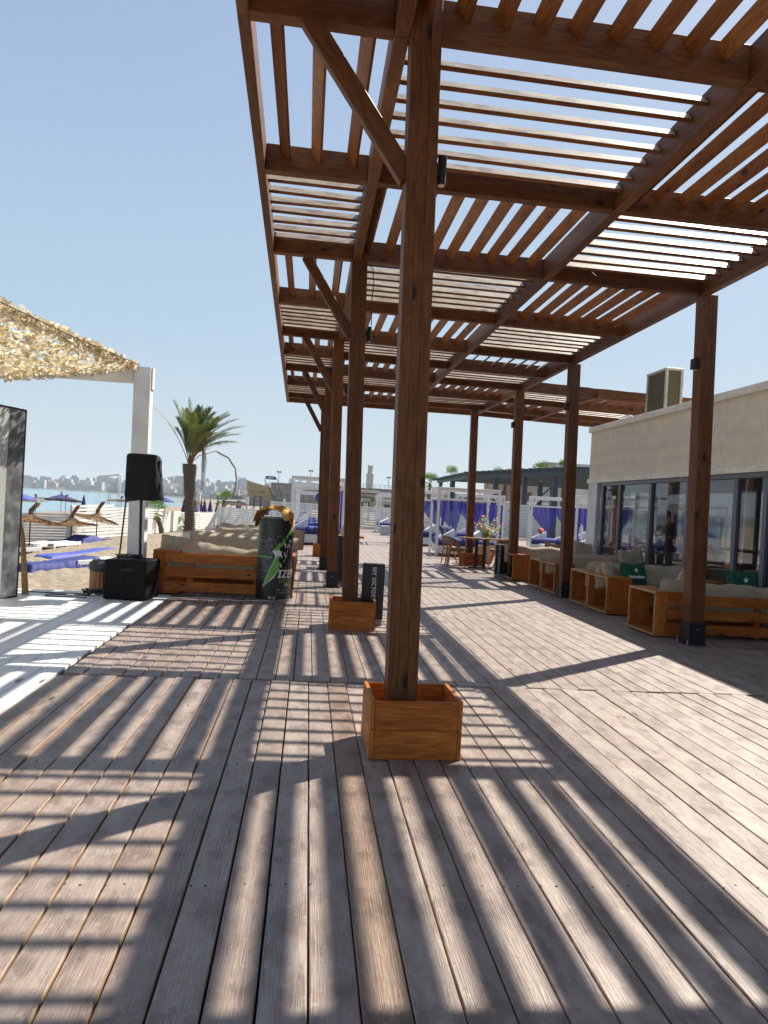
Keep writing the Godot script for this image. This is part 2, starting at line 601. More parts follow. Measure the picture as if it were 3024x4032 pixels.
# ---------------------------------------------------------------- deck
func plank_mesh(l: float, w: float, top_m: Material, v: int) -> ArrayMesh:
	var key := "p%.2f_%.3f_%d_%d" % [l, w, v, top_m.get_instance_id()]
	if cache.has(key): return cache[key]
	var r := RandomNumberGenerator.new(); r.seed = v * 77 + 5
	var uv := Vector2(r.randf(), r.randf())
	var s := new_st()
	cbox(s, Vector3(l, 0.03, w), 0.004, Transform3D.IDENTITY, uv, 4.0, 0.8, 1)
	s.set_material(top_m)
	var me: ArrayMesh = s.commit()
	var s2 := new_st()
	cbox(s2, Vector3(l, 0.03, w), 0.004, Transform3D.IDENTITY, uv, 4.0, 0.8, 2)
	s2.set_material(M.plank_side if not M.wplank.has(top_m) else top_m)
	s2.commit(me)
	cache[key] = me
	return me

func deck() -> void:
	var d := Node3D.new()
	d.name = "deck"
	add_child(d)
	d.set_meta("kind", "structure")
	var s := new_st()
	bx(s, 2.35, -0.55, -5.0, 8.7, 0.9, 12.8)
	bx(s, 9.0, -0.551, -28.9, 23.2, 0.898, 35.0)
	bx(s, -4.6, -0.552, -4.9, 5.18, 0.9, 12.7)
	put(d, "joists", s, M.joist)
	var secs := [[0.6, -6.22, 0.0, 0.0], [-6.22, -10.27, 0.007, 0.03], [-10.27, -14.4, 0.003, -0.04]]
	for sec in secs:
		var z0: float = sec[0]
		var z1: float = sec[1]
		var u: float = -1.94 + sec[3]
		while u < 6.6:
			var w := 0.1555
			var v := rng.randi() % 7
			var m: Material = M.plank[rng.randi() % 6]
			if sec == secs[0] and absf(u - 0.24) < 0.0775: m = M.plank_old
			var g := 0.0085 if u < 0.0 else 0.0055
			var me := plank_mesh(z0 - z1 - 0.006, w - g, m, v)
			var o := put(d, "plank", me, null, Transform3D(Basis(Vector3(0, 0, 1), Vector3(0, 1, 0), Vector3(-1, 0, 0)), Vector3(u + w * 0.5, -0.015 + sec[2] + rng.randf_range(-0.0015, 0.0015), (z0 + z1) * 0.5 + rng.randf_range(-0.006, 0.006))))
			o.rotation.z += rng.randf_range(-0.002, 0.002)
			u += w
	for sec in [[-0.5, -4.9, 0.0], [-4.9, -8.75, 0.02], [-8.75, -11.35, 0.03]]:
		var u := -1.955
		while u > -7.0:
			var w := 0.172
			var m: Material = M.wplank[rng.randi() % 3]
			var me := plank_mesh(sec[0] - sec[1] - 0.006, w - 0.007, m, rng.randi() % 5)
			put(d, "white_plank", me, null, Transform3D(Basis(Vector3(0, 0, 1), Vector3(0, 1, 0), Vector3(-1, 0, 0)), Vector3(u - w * 0.5, -0.013 + rng.randf_range(-0.001, 0.001), (sec[0] + sec[1]) * 0.5)))
			u -= w
	# planks farther off, too many to pick apart
	for mi in 3:
		s = new_st()
		var z := -14.4
		while z > -46.0:
			var z1 := z - 4.2
			var u := -2.45 if z > -30 else -2.4
			var k := 0
			while u < 20.4:
				if (k * 7 + int(-z)) % 3 == mi:
					cbox(s, Vector3(4.19, 0.03, 0.148), 0.0, Transform3D(Basis(Vector3(0, 0, 1), Vector3(0, 1, 0), Vector3(-1, 0, 0)), Vector3(u + 0.077, -0.015 + 0.004 * ((k * 5) % 3 - 1) * 0.3, (z + z1) * 0.5)), Vector2(rng.randf(), rng.randf()))
				u += 0.1555
				k += 1
			z = z1
		for q in 12:
			if q % 3 == mi:
				cbox(s, Vector3(4.19, 0.03, 0.148), 0.0, Transform3D(Basis(Vector3(0, 0, 1), Vector3(0, 1, 0), Vector3(-1, 0, 0)), Vector3(-1.99 - q * 0.06, -0.016, -13.4)), Vector2(rng.randf(), rng.randf()))
		put(d, "far_planks", s, M.plank[[0, 2, 4][mi]]).set_meta("kind", "stuff")
	# nail heads along the joist lines of the near boards
	s = new_st()
	for z in [-2.9, -4.22, -5.4, -6.12, -6.33, -8.0]:
		for i in 42:
			var u := -1.9 + i * 0.1555
			for e in [0.03, 0.125]:
				if rng.randf() < 0.75:
					lathe(s, [Vector2(0.006, 0.0), Vector2(0.0055, 0.0022), Vector2(0.0001, 0.0024)], 6, Transform3D(Basis.IDENTITY, Vector3(u + e + rng.randf_range(-0.006, 0.006), -0.0005, z + rng.randf_range(-0.01, 0.01))))
	var nl := put(d, "nail_heads", s, mat(lin(0.05, 0.04, 0.035), 0.5, 0.6))
	nl.set_meta("kind", "stuff")

func post_at(root: Node3D, u: float, z: float, top: float, base: bool, v: int, lean := 0.07) -> void:
	# the photograph shows the posts leaning about a degree out of plumb
	var a := Vector3(u, 0.03 if not base else 0.02, z)
	var b := Vector3(u - lean, top, z)
	var s := new_st()
	for q in [[-0.062, 0.062], [-0.001, 0.060], [0.062, 0.064]]:
		cbox(s, Vector3(a.distance_to(b), 0.188, q[1] - 0.0004), 0.0018, Transform3D(Basis.IDENTITY, Vector3(0, 0, q[0])), Vector2(rng.randf(), rng.randf()))
	put(root, "post", s, M.post[v % 3], root.transform.affine_inverse() * along(a, b, Vector3(0, 0, 1)))
	if base:
		s = new_st()
		bx(s, 0, 0.145, 0, 0.215, 0.29, 0.215, 0.003)
		bx(s, 0, 0.006, 0, 0.30, 0.012, 0.30, 0.002)
		var pb := put(root, "post_base", s, M.iron, root.transform.affine_inverse() * Transform3D(Basis.IDENTITY, Vector3(u, 0, z)))
		s = new_st()
		for q in [[-0.13, 0.13], [0.13, 0.13], [-0.13, -0.13], [0.13, -0.13]]:
			lathe(s, [Vector2(0.011, 0.0), Vector2(0.011, 0.03), Vector2(0.006, 0.03), Vector2(0.006, 0.055), Vector2(0.0, 0.056)], 6, Transform3D(Basis.IDENTITY, Vector3(q[0], 0.012, q[1])))
		for q in [[0.0, 0.109], [0.0, -0.109]]:
			lathe(s, [Vector2(0.011, 0.0), Vector2(0.009, 0.008), Vector2(0.0, 0.009)], 6, Transform3D(Basis(Vector3(1, 0, 0), PI * 0.5 * signf(q[1])), Vector3(q[0], 0.2, q[1])))
		put(pb, "bolts", s, M.steel)

func louvers(root: Node3D, i: int, ua: float, ub: float, across: bool, flip := false) -> void:
	var q := 0.70711
	if across:
		var z0 := rowz(i, ua) - 0.06
		var z1 := rowz(i + 1, ua) + 0.06
		var zb0 := rowz(i, ub) - 0.06
		var zb1 := rowz(i + 1, ub) + 0.06
		var n := int(round((z0 - z1) / 0.262))
		for k in n:
			var f := (k + 0.62) / n + rng.randf_range(-0.05, 0.05) / n
			var a := Vector3(ua, under(ua) + 0.155 + rng.randf_range(-0.008, 0.008), lerpf(z0, z1, f))
			var b := Vector3(ub, under(ub) + 0.155 + rng.randf_range(-0.008, 0.008), lerpf(zb0, zb1, f) + rng.randf_range(-0.012, 0.012))
			slat(root, a, b, Vector3(0, q, q))
	else:
		var n := int(round((ub - ua) / (0.25 if ua > 0.4 else 0.28)))
		for k in n:
			var u := lerpf(ua, ub, (k + (0.5 if ua < 0.4 else 0.28)) / n) + rng.randf_range(-0.012, 0.012)
			var a := Vector3(u, under(u) + 0.155 + rng.randf_range(-0.006, 0.006), rowz(i, u) - 0.05)
			var b := Vector3(u + rng.randf_range(-0.01, 0.01), under(u) + 0.155, rowz(i + 1, u) + 0.05)
			slat(root, a, b, Vector3(-q if flip else q, q, 0))

func pergola() -> void:
	var p := thing("pergola", Vector3(0.5, 0, -4.6), "long brown timber pergola with tilted roof slats over the deck", "pergola")
	var up := Vector3.UP
	for i in ROWS.size():
		var us := [fasu(rowz(i, -0.6)), 0.42, 2.74, 4.74]
		for k in 3:
			var ua: float = us[k] + (0.037 if k == 0 else 0.051)
			var ub: float = us[k + 1] - 0.051
			board(p, "cross_beam", pp(i, ua, 0.12), pp(i, ub, 0.12), up, 0.24, 0.10, M.post[rng.randi() % 3], 0.005)
	for i in ROWS.size() - 1:
		for k in 4:
			var ua := 0.42
			var ub := 0.42
			if k == 0:
				ua = fasu(rowz(i, -0.6)); ub = fasu(rowz(i + 1, -0.6))
			elif k == 2:
				ua = 2.74; ub = 2.74
			elif k == 3:
				ua = 4.74; ub = 4.74
			var dz := 0.052 if i == 0 else 0.001
			board(p, "long_beam", pp(i, ua, 0.122) + Vector3(0, 0, dz), pp(i + 1, ub, 0.122) + Vector3(0, 0, -0.052 if i == ROWS.size() - 2 else 0.001), up, 0.25, 0.074 if k == 0 else 0.10, M.post[rng.randi() % 3], 0.005)
		var even := i % 2 == 0
		var fu := (fasu(rowz(i, -0.6)) + fasu(rowz(i + 1, -0.6))) * 0.5
		louvers(p, i, fu + 0.045, 0.365, not even)
		louvers(p, i, 0.475, 2.685, even)
		louvers(p, i, 2.795, 4.685, not even, i == 6)
	# the last bays run on to the right, behind the restaurant
	for i in range(8, 12):
		board(p, "cross_beam", Vector3(4.80, under(4.8) + 0.118, rowz(i, 4.74)), Vector3(6.42, under(6.4) + 0.118, rowz(i, 4.74) - 0.05), up, 0.24, 0.10, M.post[1], 0.005)
		board(p, "cross_beam", Vector3(6.54, under(6.5) + 0.118, rowz(i, 4.74) - 0.05), Vector3(9.3, under(9.3) + 0.118, rowz(i, 4.74) - 0.1), up, 0.24, 0.10, M.post[2], 0.005)
	for i in range(8, 11):
		for u in [6.48, 9.35]:
			board(p, "long_beam", Vector3(u, under(u) + 0.12, rowz(i, 4.74) - 0.05), Vector3(u, under(u) + 0.12, rowz(i + 1, 4.74) - 0.05), up, 0.245, 0.10, M.post[0], 0.005)
		var even := i % 2 == 0
		louvers_right(p, i, 4.80, 6.42, even)
		louvers_right(p, i, 6.54, 9.29, not even)
	# posts: left row, right row
	post_at(p, 0.646, -4.615, under(0.5) + 0.24, false, 0, 0.088)
	post_at(p, 0.573, -9.045, under(0.5) + 0.24, false, 1, 0.125)
	post_at(p, 0.495, -13.37, under(0.5) + 0.24, true, 2, 0.12)
	post_at(p, 0.42, -16.92, under(0.5) + 0.24, true, 0, 0.11)
	post_at(p, 0.40, -21.1, under(0.5) + 0.24, false, 1, 0.11)
	post_at(p, 4.86, -8.79, under(4.7), true, 0)
	post_at(p, 4.84, -13.37, under(4.7), true, 1)
	post_at(p, 4.76, -16.68, under(4.7), true, 2)
	post_at(p, 4.52, -20.25, under(4.7), false, 0)
	post_at(p, 4.86, -4.5, under(4.7), true, 1)
	post_at(p, 9.2, -21.4, under(9.2), true, 2)
	# knee braces of the left row
	var bz := [-4.615, -9.045, -13.37, -16.92, -21.1]
	for i in 5:
		var u: float = [0.485, 0.385, 0.31, 0.245, 0.225][i]
		var a := Vector3(u + 0.02, 3.55, bz[i])
		var b := Vector3(-0.16 - 0.03 * i, 4.47, bz[i] + 0.002)
		board(p, "brace", a, b, Vector3(0, 0, 1), 0.072, 0.118, M.post[i % 3], 0.004)

func louvers_right(root: Node3D, i: int, ua: float, ub: float, across: bool) -> void:
	var q := 0.70711
	var z0 := rowz(i, 4.74) - 0.1
	var z1 := rowz(i + 1, 4.74) + 0.03
	if across:
		var n := int((z0 - z1) / 0.27)
		for k in n:
			var z := lerpf(z0, z1, (k + 0.6) / n)
			slat(root, Vector3(ua, under(ua) + 0.15, z), Vector3(ub, under(ub) + 0.15, z), Vector3(0, q, q))
	else:
		var n := int(round((ub - ua) / 0.30))
		for k in n:
			var u := lerpf(ua, ub, (k + 0.5) / n)
			slat(root, Vector3(u, under(u) + 0.15, z0), Vector3(u, under(u) + 0.15, z1), Vector3(q, q, 0))

# ---------------------------------------------------------------- restaurant on the right
func restaurant() -> void:
	var clad := tri_map(mat(lin(0.93, 0.86, 0.69), 0.6, 0.0, noise_tex(41, 0.008, 0.90, 1.0)), 0.6)
	var clad2 := tri_map(mat(lin(0.94, 0.88, 0.73), 0.55, 0.0, noise_tex(42, 0.01, 0.86, 1.0)), 0.8)
	var frame := mat(lin(0.13, 0.14, 0.165), 0.4, 0.3)
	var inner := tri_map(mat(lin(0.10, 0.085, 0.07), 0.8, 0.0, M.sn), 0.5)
	var glass := mat(Color(0.10, 0.13, 0.16, 0.38), 0.03)
	glass.transparency = BaseMaterial3D.TRANSPARENCY_ALPHA
	glass.metallic_specular = 0.5
	var b := thing("restaurant", Vector3(6.6, 0, -17.0), "low beige restaurant with corrugated cladding over a dark glazed front", "building")
	var inv := b.transform.affine_inverse()
	# corrugated sheets over the windows
	var z := -17.0
	var k := 0
	while z < -3.0:
		var w := 1.16
		var s := new_st()
		var n := int(w / 0.052)
		for i in n:
			var a := z + w * i / n
			var st := w / n
			var prof := [[0.0, 0.0], [0.30, 0.0], [0.42, -0.02], [0.78, -0.02], [0.9, 0.0], [1.0, 0.0]]
			for q in 5:
				var z0: float = a + st * prof[q][0]
				var z1: float = a + st * prof[q + 1][0]
				var x0: float = 6.6 + prof[q][1]
				var x1: float = 6.6 + prof[q + 1][1]
				var nn := Vector3(-(z1 - z0), 0, (x1 - x0)).normalized()
				quad(s, Vector3(x0, 2.42, z0), Vector3(x1, 2.42, z1), Vector3(x1, 3.53, z1), Vector3(x0, 3.53, z0), nn)
		bx(s, 6.66, 2.975, z + w * 0.5, 0.10, 1.11, w - 0.004)
		put(b, "cladding_sheet", s, clad if k % 3 != 1 else clad2, inv)
		z += w
		k += 1
	var s := new_st()
	var zz := -17.03
	while zz < -2.0:
		bx(s, 6.575, 3.585, zz + 1.25, 0.10, 0.125, 2.494, 0.004)
		zz += 2.5
	put(b, "roof_trim", s, clad2, inv)
	s = new_st()
	zz = -17.02
	while zz < -2.0:
		bx(s, 6.58, 2.375, zz + 1.0, 0.075, 0.10, 1.995, 0.004)
		zz += 2.0
	put(b, "lower_trim", s, clad2, inv)
	s = new_st()
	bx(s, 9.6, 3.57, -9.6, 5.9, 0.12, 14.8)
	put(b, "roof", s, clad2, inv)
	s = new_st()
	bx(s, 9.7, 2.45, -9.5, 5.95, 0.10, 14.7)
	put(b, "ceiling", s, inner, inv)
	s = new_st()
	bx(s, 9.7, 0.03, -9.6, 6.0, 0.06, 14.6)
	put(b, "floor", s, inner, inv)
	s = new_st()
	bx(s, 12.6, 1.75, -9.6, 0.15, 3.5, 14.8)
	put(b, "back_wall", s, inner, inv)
	s = new_st()
	bx(s, 9.6, 1.75, -2.2, 5.9, 3.5, 0.15)
	put(b, "end_wall", s, clad, inv)
	# corner column and the rear wall above its own glazing
	s = new_st()
	bx(s, 6.63, 1.17, -16.72, 0.10, 2.32, 0.52, 0.006)
	put(b, "corner_column", s, M.white, inv)
	s = new_st()
	bx(s, 9.62, 2.98, -16.96, 5.9, 1.05, 0.08)
	bx(s, 9.62, 0.24, -16.96, 5.9, 0.42, 0.08)
	put(b, "rear_wall", s, clad, inv)
	s = new_st()
	cbox(s, Vector3(2.3, 0.14, 0.13), 0.005, along(Vector3(6.66, 0.02, -16.34), Vector3(6.66, 2.32, -16.34)), Vector2(0.2, 0.4))
	put(b, "timber_post", s, M.post[0], inv)
	# front glazing
	var zs := [-16.2, -15.27, -13.82, -12.4, -10.92, -10.16, -8.6, -7.1, -5.6, -4.1, -2.4]
	for i in zs.size() - 1:
		var za: float = zs[i]
		var zb: float = zs[i + 1]
		s = new_st()
		bx(s, 6.63, 2.285, (za + zb) * 0.5, 0.07, 0.07, zb - za - 0.002, 0.003)
		bx(s, 6.63, 0.075, (za + zb) * 0.5, 0.07, 0.09, zb - za - 0.002, 0.003)
		bx(s, 6.628, 1.18, za + 0.035, 0.075, 2.125, 0.068, 0.003)
		bx(s, 6.632, 1.18, zb - 0.025, 0.06, 2.124, 0.046, 0.003)
		var f := put(b, "window", s, frame, inv)
		s = new_st()
		bx(s, 6.64, 1.18, (za + zb) * 0.5 + 0.006, 0.008, 2.12, zb - za - 0.12)
		put(f, "pane", s, glass, Transform3D.IDENTITY)
	# rear glazing, seen through the front
	var us := [6.9, 8.2, 9.5, 10.8, 12.3]
	for i in 4:
		s = new_st()
		bx(s, (us[i] + us[i + 1]) * 0.5, 2.42, -16.95, us[i + 1] - us[i] - 0.002, 0.07, 0.07, 0.003)
		bx(s, (us[i] + us[i + 1]) * 0.5, 0.49, -16.95, us[i + 1] - us[i] - 0.002, 0.07, 0.07, 0.003)
		bx(s, us[i] + 0.05, 1.45, -16.952, 0.10, 1.86, 0.075, 0.003)
		var f2 := put(b, "window", s, frame, inv)
		s = new_st()
		bx(s, (us[i] + us[i + 1]) * 0.5 + 0.05, 1.45, -16.95, us[i + 1] - us[i] - 0.12, 1.85, 0.008)
		put(f2, "pane", s, glass, Transform3D.IDENTITY)
	# inside
	var t := thing("counter", Vector3(8.9, 0.06, -14.6), "long timber counter inside the glazed front of the restaurant", "counter")
	s = new_st()
	bx(s, 0, 0.95, 0, 0.45, 0.05, 3.6, 0.01)
	put(t, "counter_top", s, M.crate[0])
	s = new_st()
	for q in [-1.6, 0.0, 1.6]:
		bx(s, 0, 0.465, q, 0.08, 0.92, 0.08, 0.005)
	put(t, "legs", s, M.iron)
	for i in 3:
		var zc: float = [-12.9, -11.2, -9.6][i]
		var tb := thing("dining_table", Vector3(8.0 + 0.3 * i, 0.06, zc), ["dark dining table indoors behind the second wide window", "dark dining table indoors in the middle of the glazed front", "dark dining table indoors nearest the right edge"][i], "table", "tables inside the restaurant")
		s = new_st()
		bx(s, 0, 0.73, 0, 0.9, 0.04, 0.9, 0.01)
		put(tb, "table_top", s, M.post[0])
		s = new_st()
		lathe(s, [Vector2(0.24, 0.0), Vector2(0.24, 0.02), Vector2(0.04, 0.05), Vector2(0.04, 0.70), Vector2(0.12, 0.71)], 12)
		put(tb, "pedestal", s, M.iron)
	var cu := thing("blind", Vector3(6.9, 0.1, -9.35), "pale striped blind hanging inside the right window of the restaurant", "blind")
	s = new_st()
	for i in 7:
		bx(s, 0.0, 1.08, -0.5 + i * 0.13, 0.012, 2.1, 0.115, 0.003, 0.35)
	put(cu, "strip", s, tri_map(mat(lin(0.30, 0.30, 0.27), 0.8, 0.0, M.sn), 1.0))
	person(Vector3(8.1, 0.06, -16.05))
	# air conditioner on the roof
	var ac := thing("air_conditioner", Vector3(7.72, 3.63, -15.78), "cream outdoor air conditioner unit standing on the restaurant roof", "air conditioner")
	var shell := tri_map(mat(lin(0.48, 0.47, 0.38), 0.5, 0.0, M.sn), 1.0)
	var coil := mat(lin(0.11, 0.085, 0.045), 0.8)
	s = new_st()
	for q in [[-0.17, -0.44], [-0.17, 0.44], [0.17, -0.44], [0.17, 0.44]]:
		bx(s, q[0], 0.62, q[1], 0.06, 1.16, 0.06, 0.01)
	bx(s, 0, 1.20, 0, 0.42, 0.05, 0.96, 0.012)
	bx(s, 0, 0.06, 0, 0.41, 0.08, 0.95, 0.01)
	put(ac, "casing", s, shell)
	s = new_st()
	bx(s, 0, 0.64, 0, 0.33, 1.08, 0.87)
	for i in 52:
		bx(s, -0.168, 0.12 + i * 0.0202, 0, 0.012, 0.006, 0.83)
		bx(s, 0, 0.12 + i * 0.0202, 0.438, 0.28, 0.006, 0.012)
	put(ac, "coil_fins", s, coil)
	var pipe := thing("roof_pipe", Vector3(7.5, 3.63, -16.6), "pale insulated pipe arching along the roof edge by the air conditioner", "pipe")
	s = new_st()
	var pts := []
	for i in 13:
		var f := i / 12.0
		pts.append(Vector3(-0.35 + 0.1 * f, 0.02 + 0.26 * sin(f * PI * 0.85), -0.45 + 0.95 * f))
	tube(s, pts, 0.035, 8)
	pts = []
	for i in 9:
		var f := i / 8.0
		pts.append(Vector3(-0.2, 0.02 + 0.17 * sin(f * PI * 0.9), -0.2 + 0.7 * f))
	tube(s, pts, 0.028, 8)
	put(pipe, "hose", s, M.white)

# one smooth body out of tapered bones (surface nets)
func skin(bones: Array, cell: float, blend: float) -> ArrayMesh:
	var lo := Vector3(1e9, 1e9, 1e9)
	var hi := -lo
	for b in bones:
		for e in [0, 1]:
			var r: float = b[2 + e] + cell * 2.5
			lo = lo.min(b[e] - Vector3(r, r, r))
			hi = hi.max(b[e] + Vector3(r, r, r))
	var nx := int((hi.x - lo.x) / cell) + 2
	var ny := int((hi.y - lo.y) / cell) + 2
	var nz := int((hi.z - lo.z) / cell) + 2
	var f := PackedFloat32Array()
	f.resize(nx * ny * nz)
	f.fill(1.0)
	for b in bones:
		var A: Vector3 = b[0]
		var B: Vector3 = b[1]
		var r := maxf(b[2], b[3]) + cell * 3.0 + blend
		var p0 := ((A.min(B) - Vector3(r, r, r) - lo) / cell).floor()
		var p1 := ((A.max(B) + Vector3(r, r, r) - lo) / cell).ceil()
		var ab := B - A
		var l2 := maxf(ab.length_squared(), 1e-6)
		for z in range(maxi(0, int(p0.z)), mini(nz, int(p1.z) + 1)):
			for y in range(maxi(0, int(p0.y)), mini(ny, int(p1.y) + 1)):
				for x in range(maxi(0, int(p0.x)), mini(nx, int(p1.x) + 1)):
					var p := lo + Vector3(x, y, z) * cell
					var t := clampf((p - A).dot(ab) / l2, 0.0, 1.0)
					var d := p.distance_to(A + ab * t) - lerpf(b[2], b[3], t)
					var i := (z * ny + y) * nx + x
					var o := f[i]
					var h := clampf(0.5 + 0.5 * (o - d) / blend, 0.0, 1.0)
					f[i] = lerpf(o, d, h) - blend * h * (1.0 - h)
	var vid := {}
	var vs := PackedVector3Array()
	for z in nz - 1:
		for y in ny - 1:
			for x in nx - 1:
				var sum := Vector3.ZERO
				var n := 0
				var c := []
				for k in 8:
					c.append(f[((z + (k >> 2)) * ny + y + ((k >> 1) & 1)) * nx + x + (k & 1)])
				for e in [[0, 1], [2, 3], [4, 5], [6, 7], [0, 2], [1, 3], [4, 6], [5, 7], [0, 4], [1, 5], [2, 6], [3, 7]]:
					var a: float = c[e[0]]
					var b2: float = c[e[1]]
					if (a < 0.0) != (b2 < 0.0):
						var pa := Vector3(e[0] & 1, (e[0] >> 1) & 1, e[0] >> 2)
						var pb := Vector3(e[1] & 1, (e[1] >> 1) & 1, e[1] >> 2)
						sum += pa.lerp(pb, a / (a - b2))
						n += 1
				if n > 0:
					vid[(z * ny + y) * nx + x] = vs.size()
					vs.append(lo + (Vector3(x, y, z) + sum / n) * cell)
	var s := new_st()
	s.set_smooth_group(1)
	for v in vs: s.add_vertex(v)
	var str := [1, nx, nx * ny]
	for z in range(1, nz - 1):
		for y in range(1, ny - 1):
			for x in range(1, nx - 1):
				var i := (z * ny + y) * nx + x
				for ax in 3:
					var j: int = i + str[ax]
					if (f[i] < 0.0) == (f[j] < 0.0): continue
					var u: int = str[(ax + 1) % 3]
					var w: int = str[(ax + 2) % 3]
					var q := [i - u - w, i - w, i, i - u]
					if not (vid.has(q[0]) and vid.has(q[1]) and vid.has(q[2]) and vid.has(q[3])): continue
					var o := [0, 2, 1, 0, 3, 2] if f[i] < 0.0 else [0, 1, 2, 0, 2, 3]
					for k in o: s.add_index(vid[q[k]])
	s.generate_normals()
	return s.commit()

func person(at: Vector3) -> void:
	var p := thing("person", at, "person in a blue shirt and trousers holding a tray behind the restaurant glass", "person", "", -0.7)
	var V := func(x, y, z): return Vector3(x, y, z)
	var sk := mat(lin(0.30, 0.17, 0.105), 0.6)
	var body := []
	for sx in [-1.0, 1.0]:
		body.append([V.call(0.085 * sx, 0.90, 0), V.call(0.10 * sx, 0.50, 0.02), 0.085, 0.058])
		body.append([V.call(0.10 * sx, 0.50, 0.02), V.call(0.105 * sx, 0.09, -0.01), 0.056, 0.038])
		body.append([V.call(0.105 * sx, 0.045, -0.03), V.call(0.12 * sx, 0.035, 0.13), 0.042, 0.032])
		body.append([V.call(0.165 * sx, 1.37, 0), V.call(0.23 * sx, 1.12, 0.03), 0.052, 0.040])
		body.append([V.call(0.23 * sx, 1.12, 0.03), V.call(0.15 * sx, 1.10, 0.26), 0.038, 0.027])
		body.append([V.call(0.15 * sx, 1.10, 0.26), V.call(0.13 * sx, 1.105, 0.33), 0.028, 0.024])
		for k in 4:
			var a: Vector3 = V.call((0.105 + 0.018 * k) * sx, 1.105, 0.345)
			body.append([a, a + V.call(0, 0.005, 0.055 - 0.006 * absf(k - 1.5)), 0.010, 0.008])
		body.append([V.call(0.105 * sx, 1.115, 0.31), V.call(0.09 * sx, 1.13, 0.355), 0.011, 0.009])
	body.append([V.call(0, 0.93, 0), V.call(0, 1.15, 0), 0.135, 0.125])
	body.append([V.call(0, 1.15, 0), V.call(0, 1.34, 0), 0.125, 0.13])
	body.append([V.call(-0.12, 1.37, 0), V.call(0.12, 1.37, 0), 0.062, 0.062])
	body.append([V.call(0, 1.36, 0), V.call(0, 1.50, 0.015), 0.055, 0.048])
	put(p, "body", skin(body, 0.016, 0.03), sk)
	var hd := [[V.call(0, 1.60, 0.02), V.call(0, 1.545, 0.045), 0.088, 0.062], [V.call(0, 1.575, 0.11), V.call(0, 1.553, 0.122), 0.010, 0.013], [V.call(-0.088, 1.585, 0.02), V.call(-0.092, 1.565, 0.02), 0.014, 0.012], [V.call(0.088, 1.585, 0.02), V.call(0.092, 1.565, 0.02), 0.014, 0.012], [V.call(-0.022, 1.523, 0.098), V.call(0.022, 1.523, 0.098), 0.010, 0.010]]
	put(p, "head", skin(hd, 0.008, 0.012), sk)
	var s := new_st()
	for sx in [-1.0, 1.0]:
		lathe(s, [Vector2(0.001, -0.009), Vector2(0.008, -0.005), Vector2(0.009, 0.0), Vector2(0.008, 0.005), Vector2(0.001, 0.009)], 8, Transform3D(Basis.IDENTITY, V.call(0.032 * sx, 1.588, 0.097)))
	put(p, "eyes", s, M.black)
	put(p, "hair", skin([[V.call(0, 1.635, 0.0), V.call(0, 1.60, -0.035), 0.090, 0.075]], 0.01, 0.02), mat(lin(0.02, 0.014, 0.01), 0.7))
	var shirt := []
	for sx in [-1.0, 1.0]:
		shirt.append([V.call(0.165 * sx, 1.37, 0), V.call(0.215 * sx, 1.19, 0.02), 0.066, 0.06])
	shirt.append([V.call(0, 0.90, 0), V.call(0, 1.15, 0), 0.152, 0.142])
	shirt.append([V.call(0, 1.15, 0), V.call(0, 1.33, 0), 0.142, 0.145])
	shirt.append([V.call(-0.12, 1.365, 0), V.call(0.12, 1.365, 0), 0.076, 0.076])
	put(p, "shirt", skin(shirt, 0.018, 0.03), M.blue)
	var tr := []
	for sx in [-1.0, 1.0]:
		tr.append([V.call(0.085 * sx, 0.90, 0), V.call(0.10 * sx, 0.50, 0.02), 0.100, 0.072])
		tr.append([V.call(0.10 * sx, 0.50, 0.02), V.call(0.105 * sx, 0.10, -0.01), 0.070, 0.058])
	put(p, "trousers", skin(tr, 0.018, 0.02), mat(lin(0.015, 0.02, 0.09), 0.85))
	var t := thing("tray", at + Vector3(-0.20, 1.135, 0.24), "round dark tray held by the person behind the glass", "tray")
	s = new_st()
	lathe(s, [Vector2(0.0, 0.0), Vector2(0.15, 0.0), Vector2(0.165, 0.02), Vector2(0.158, 0.02), Vector2(0.146, 0.006), Vector2(0.0, 0.006)], 20)
	put(t, "dish", s, M.black)

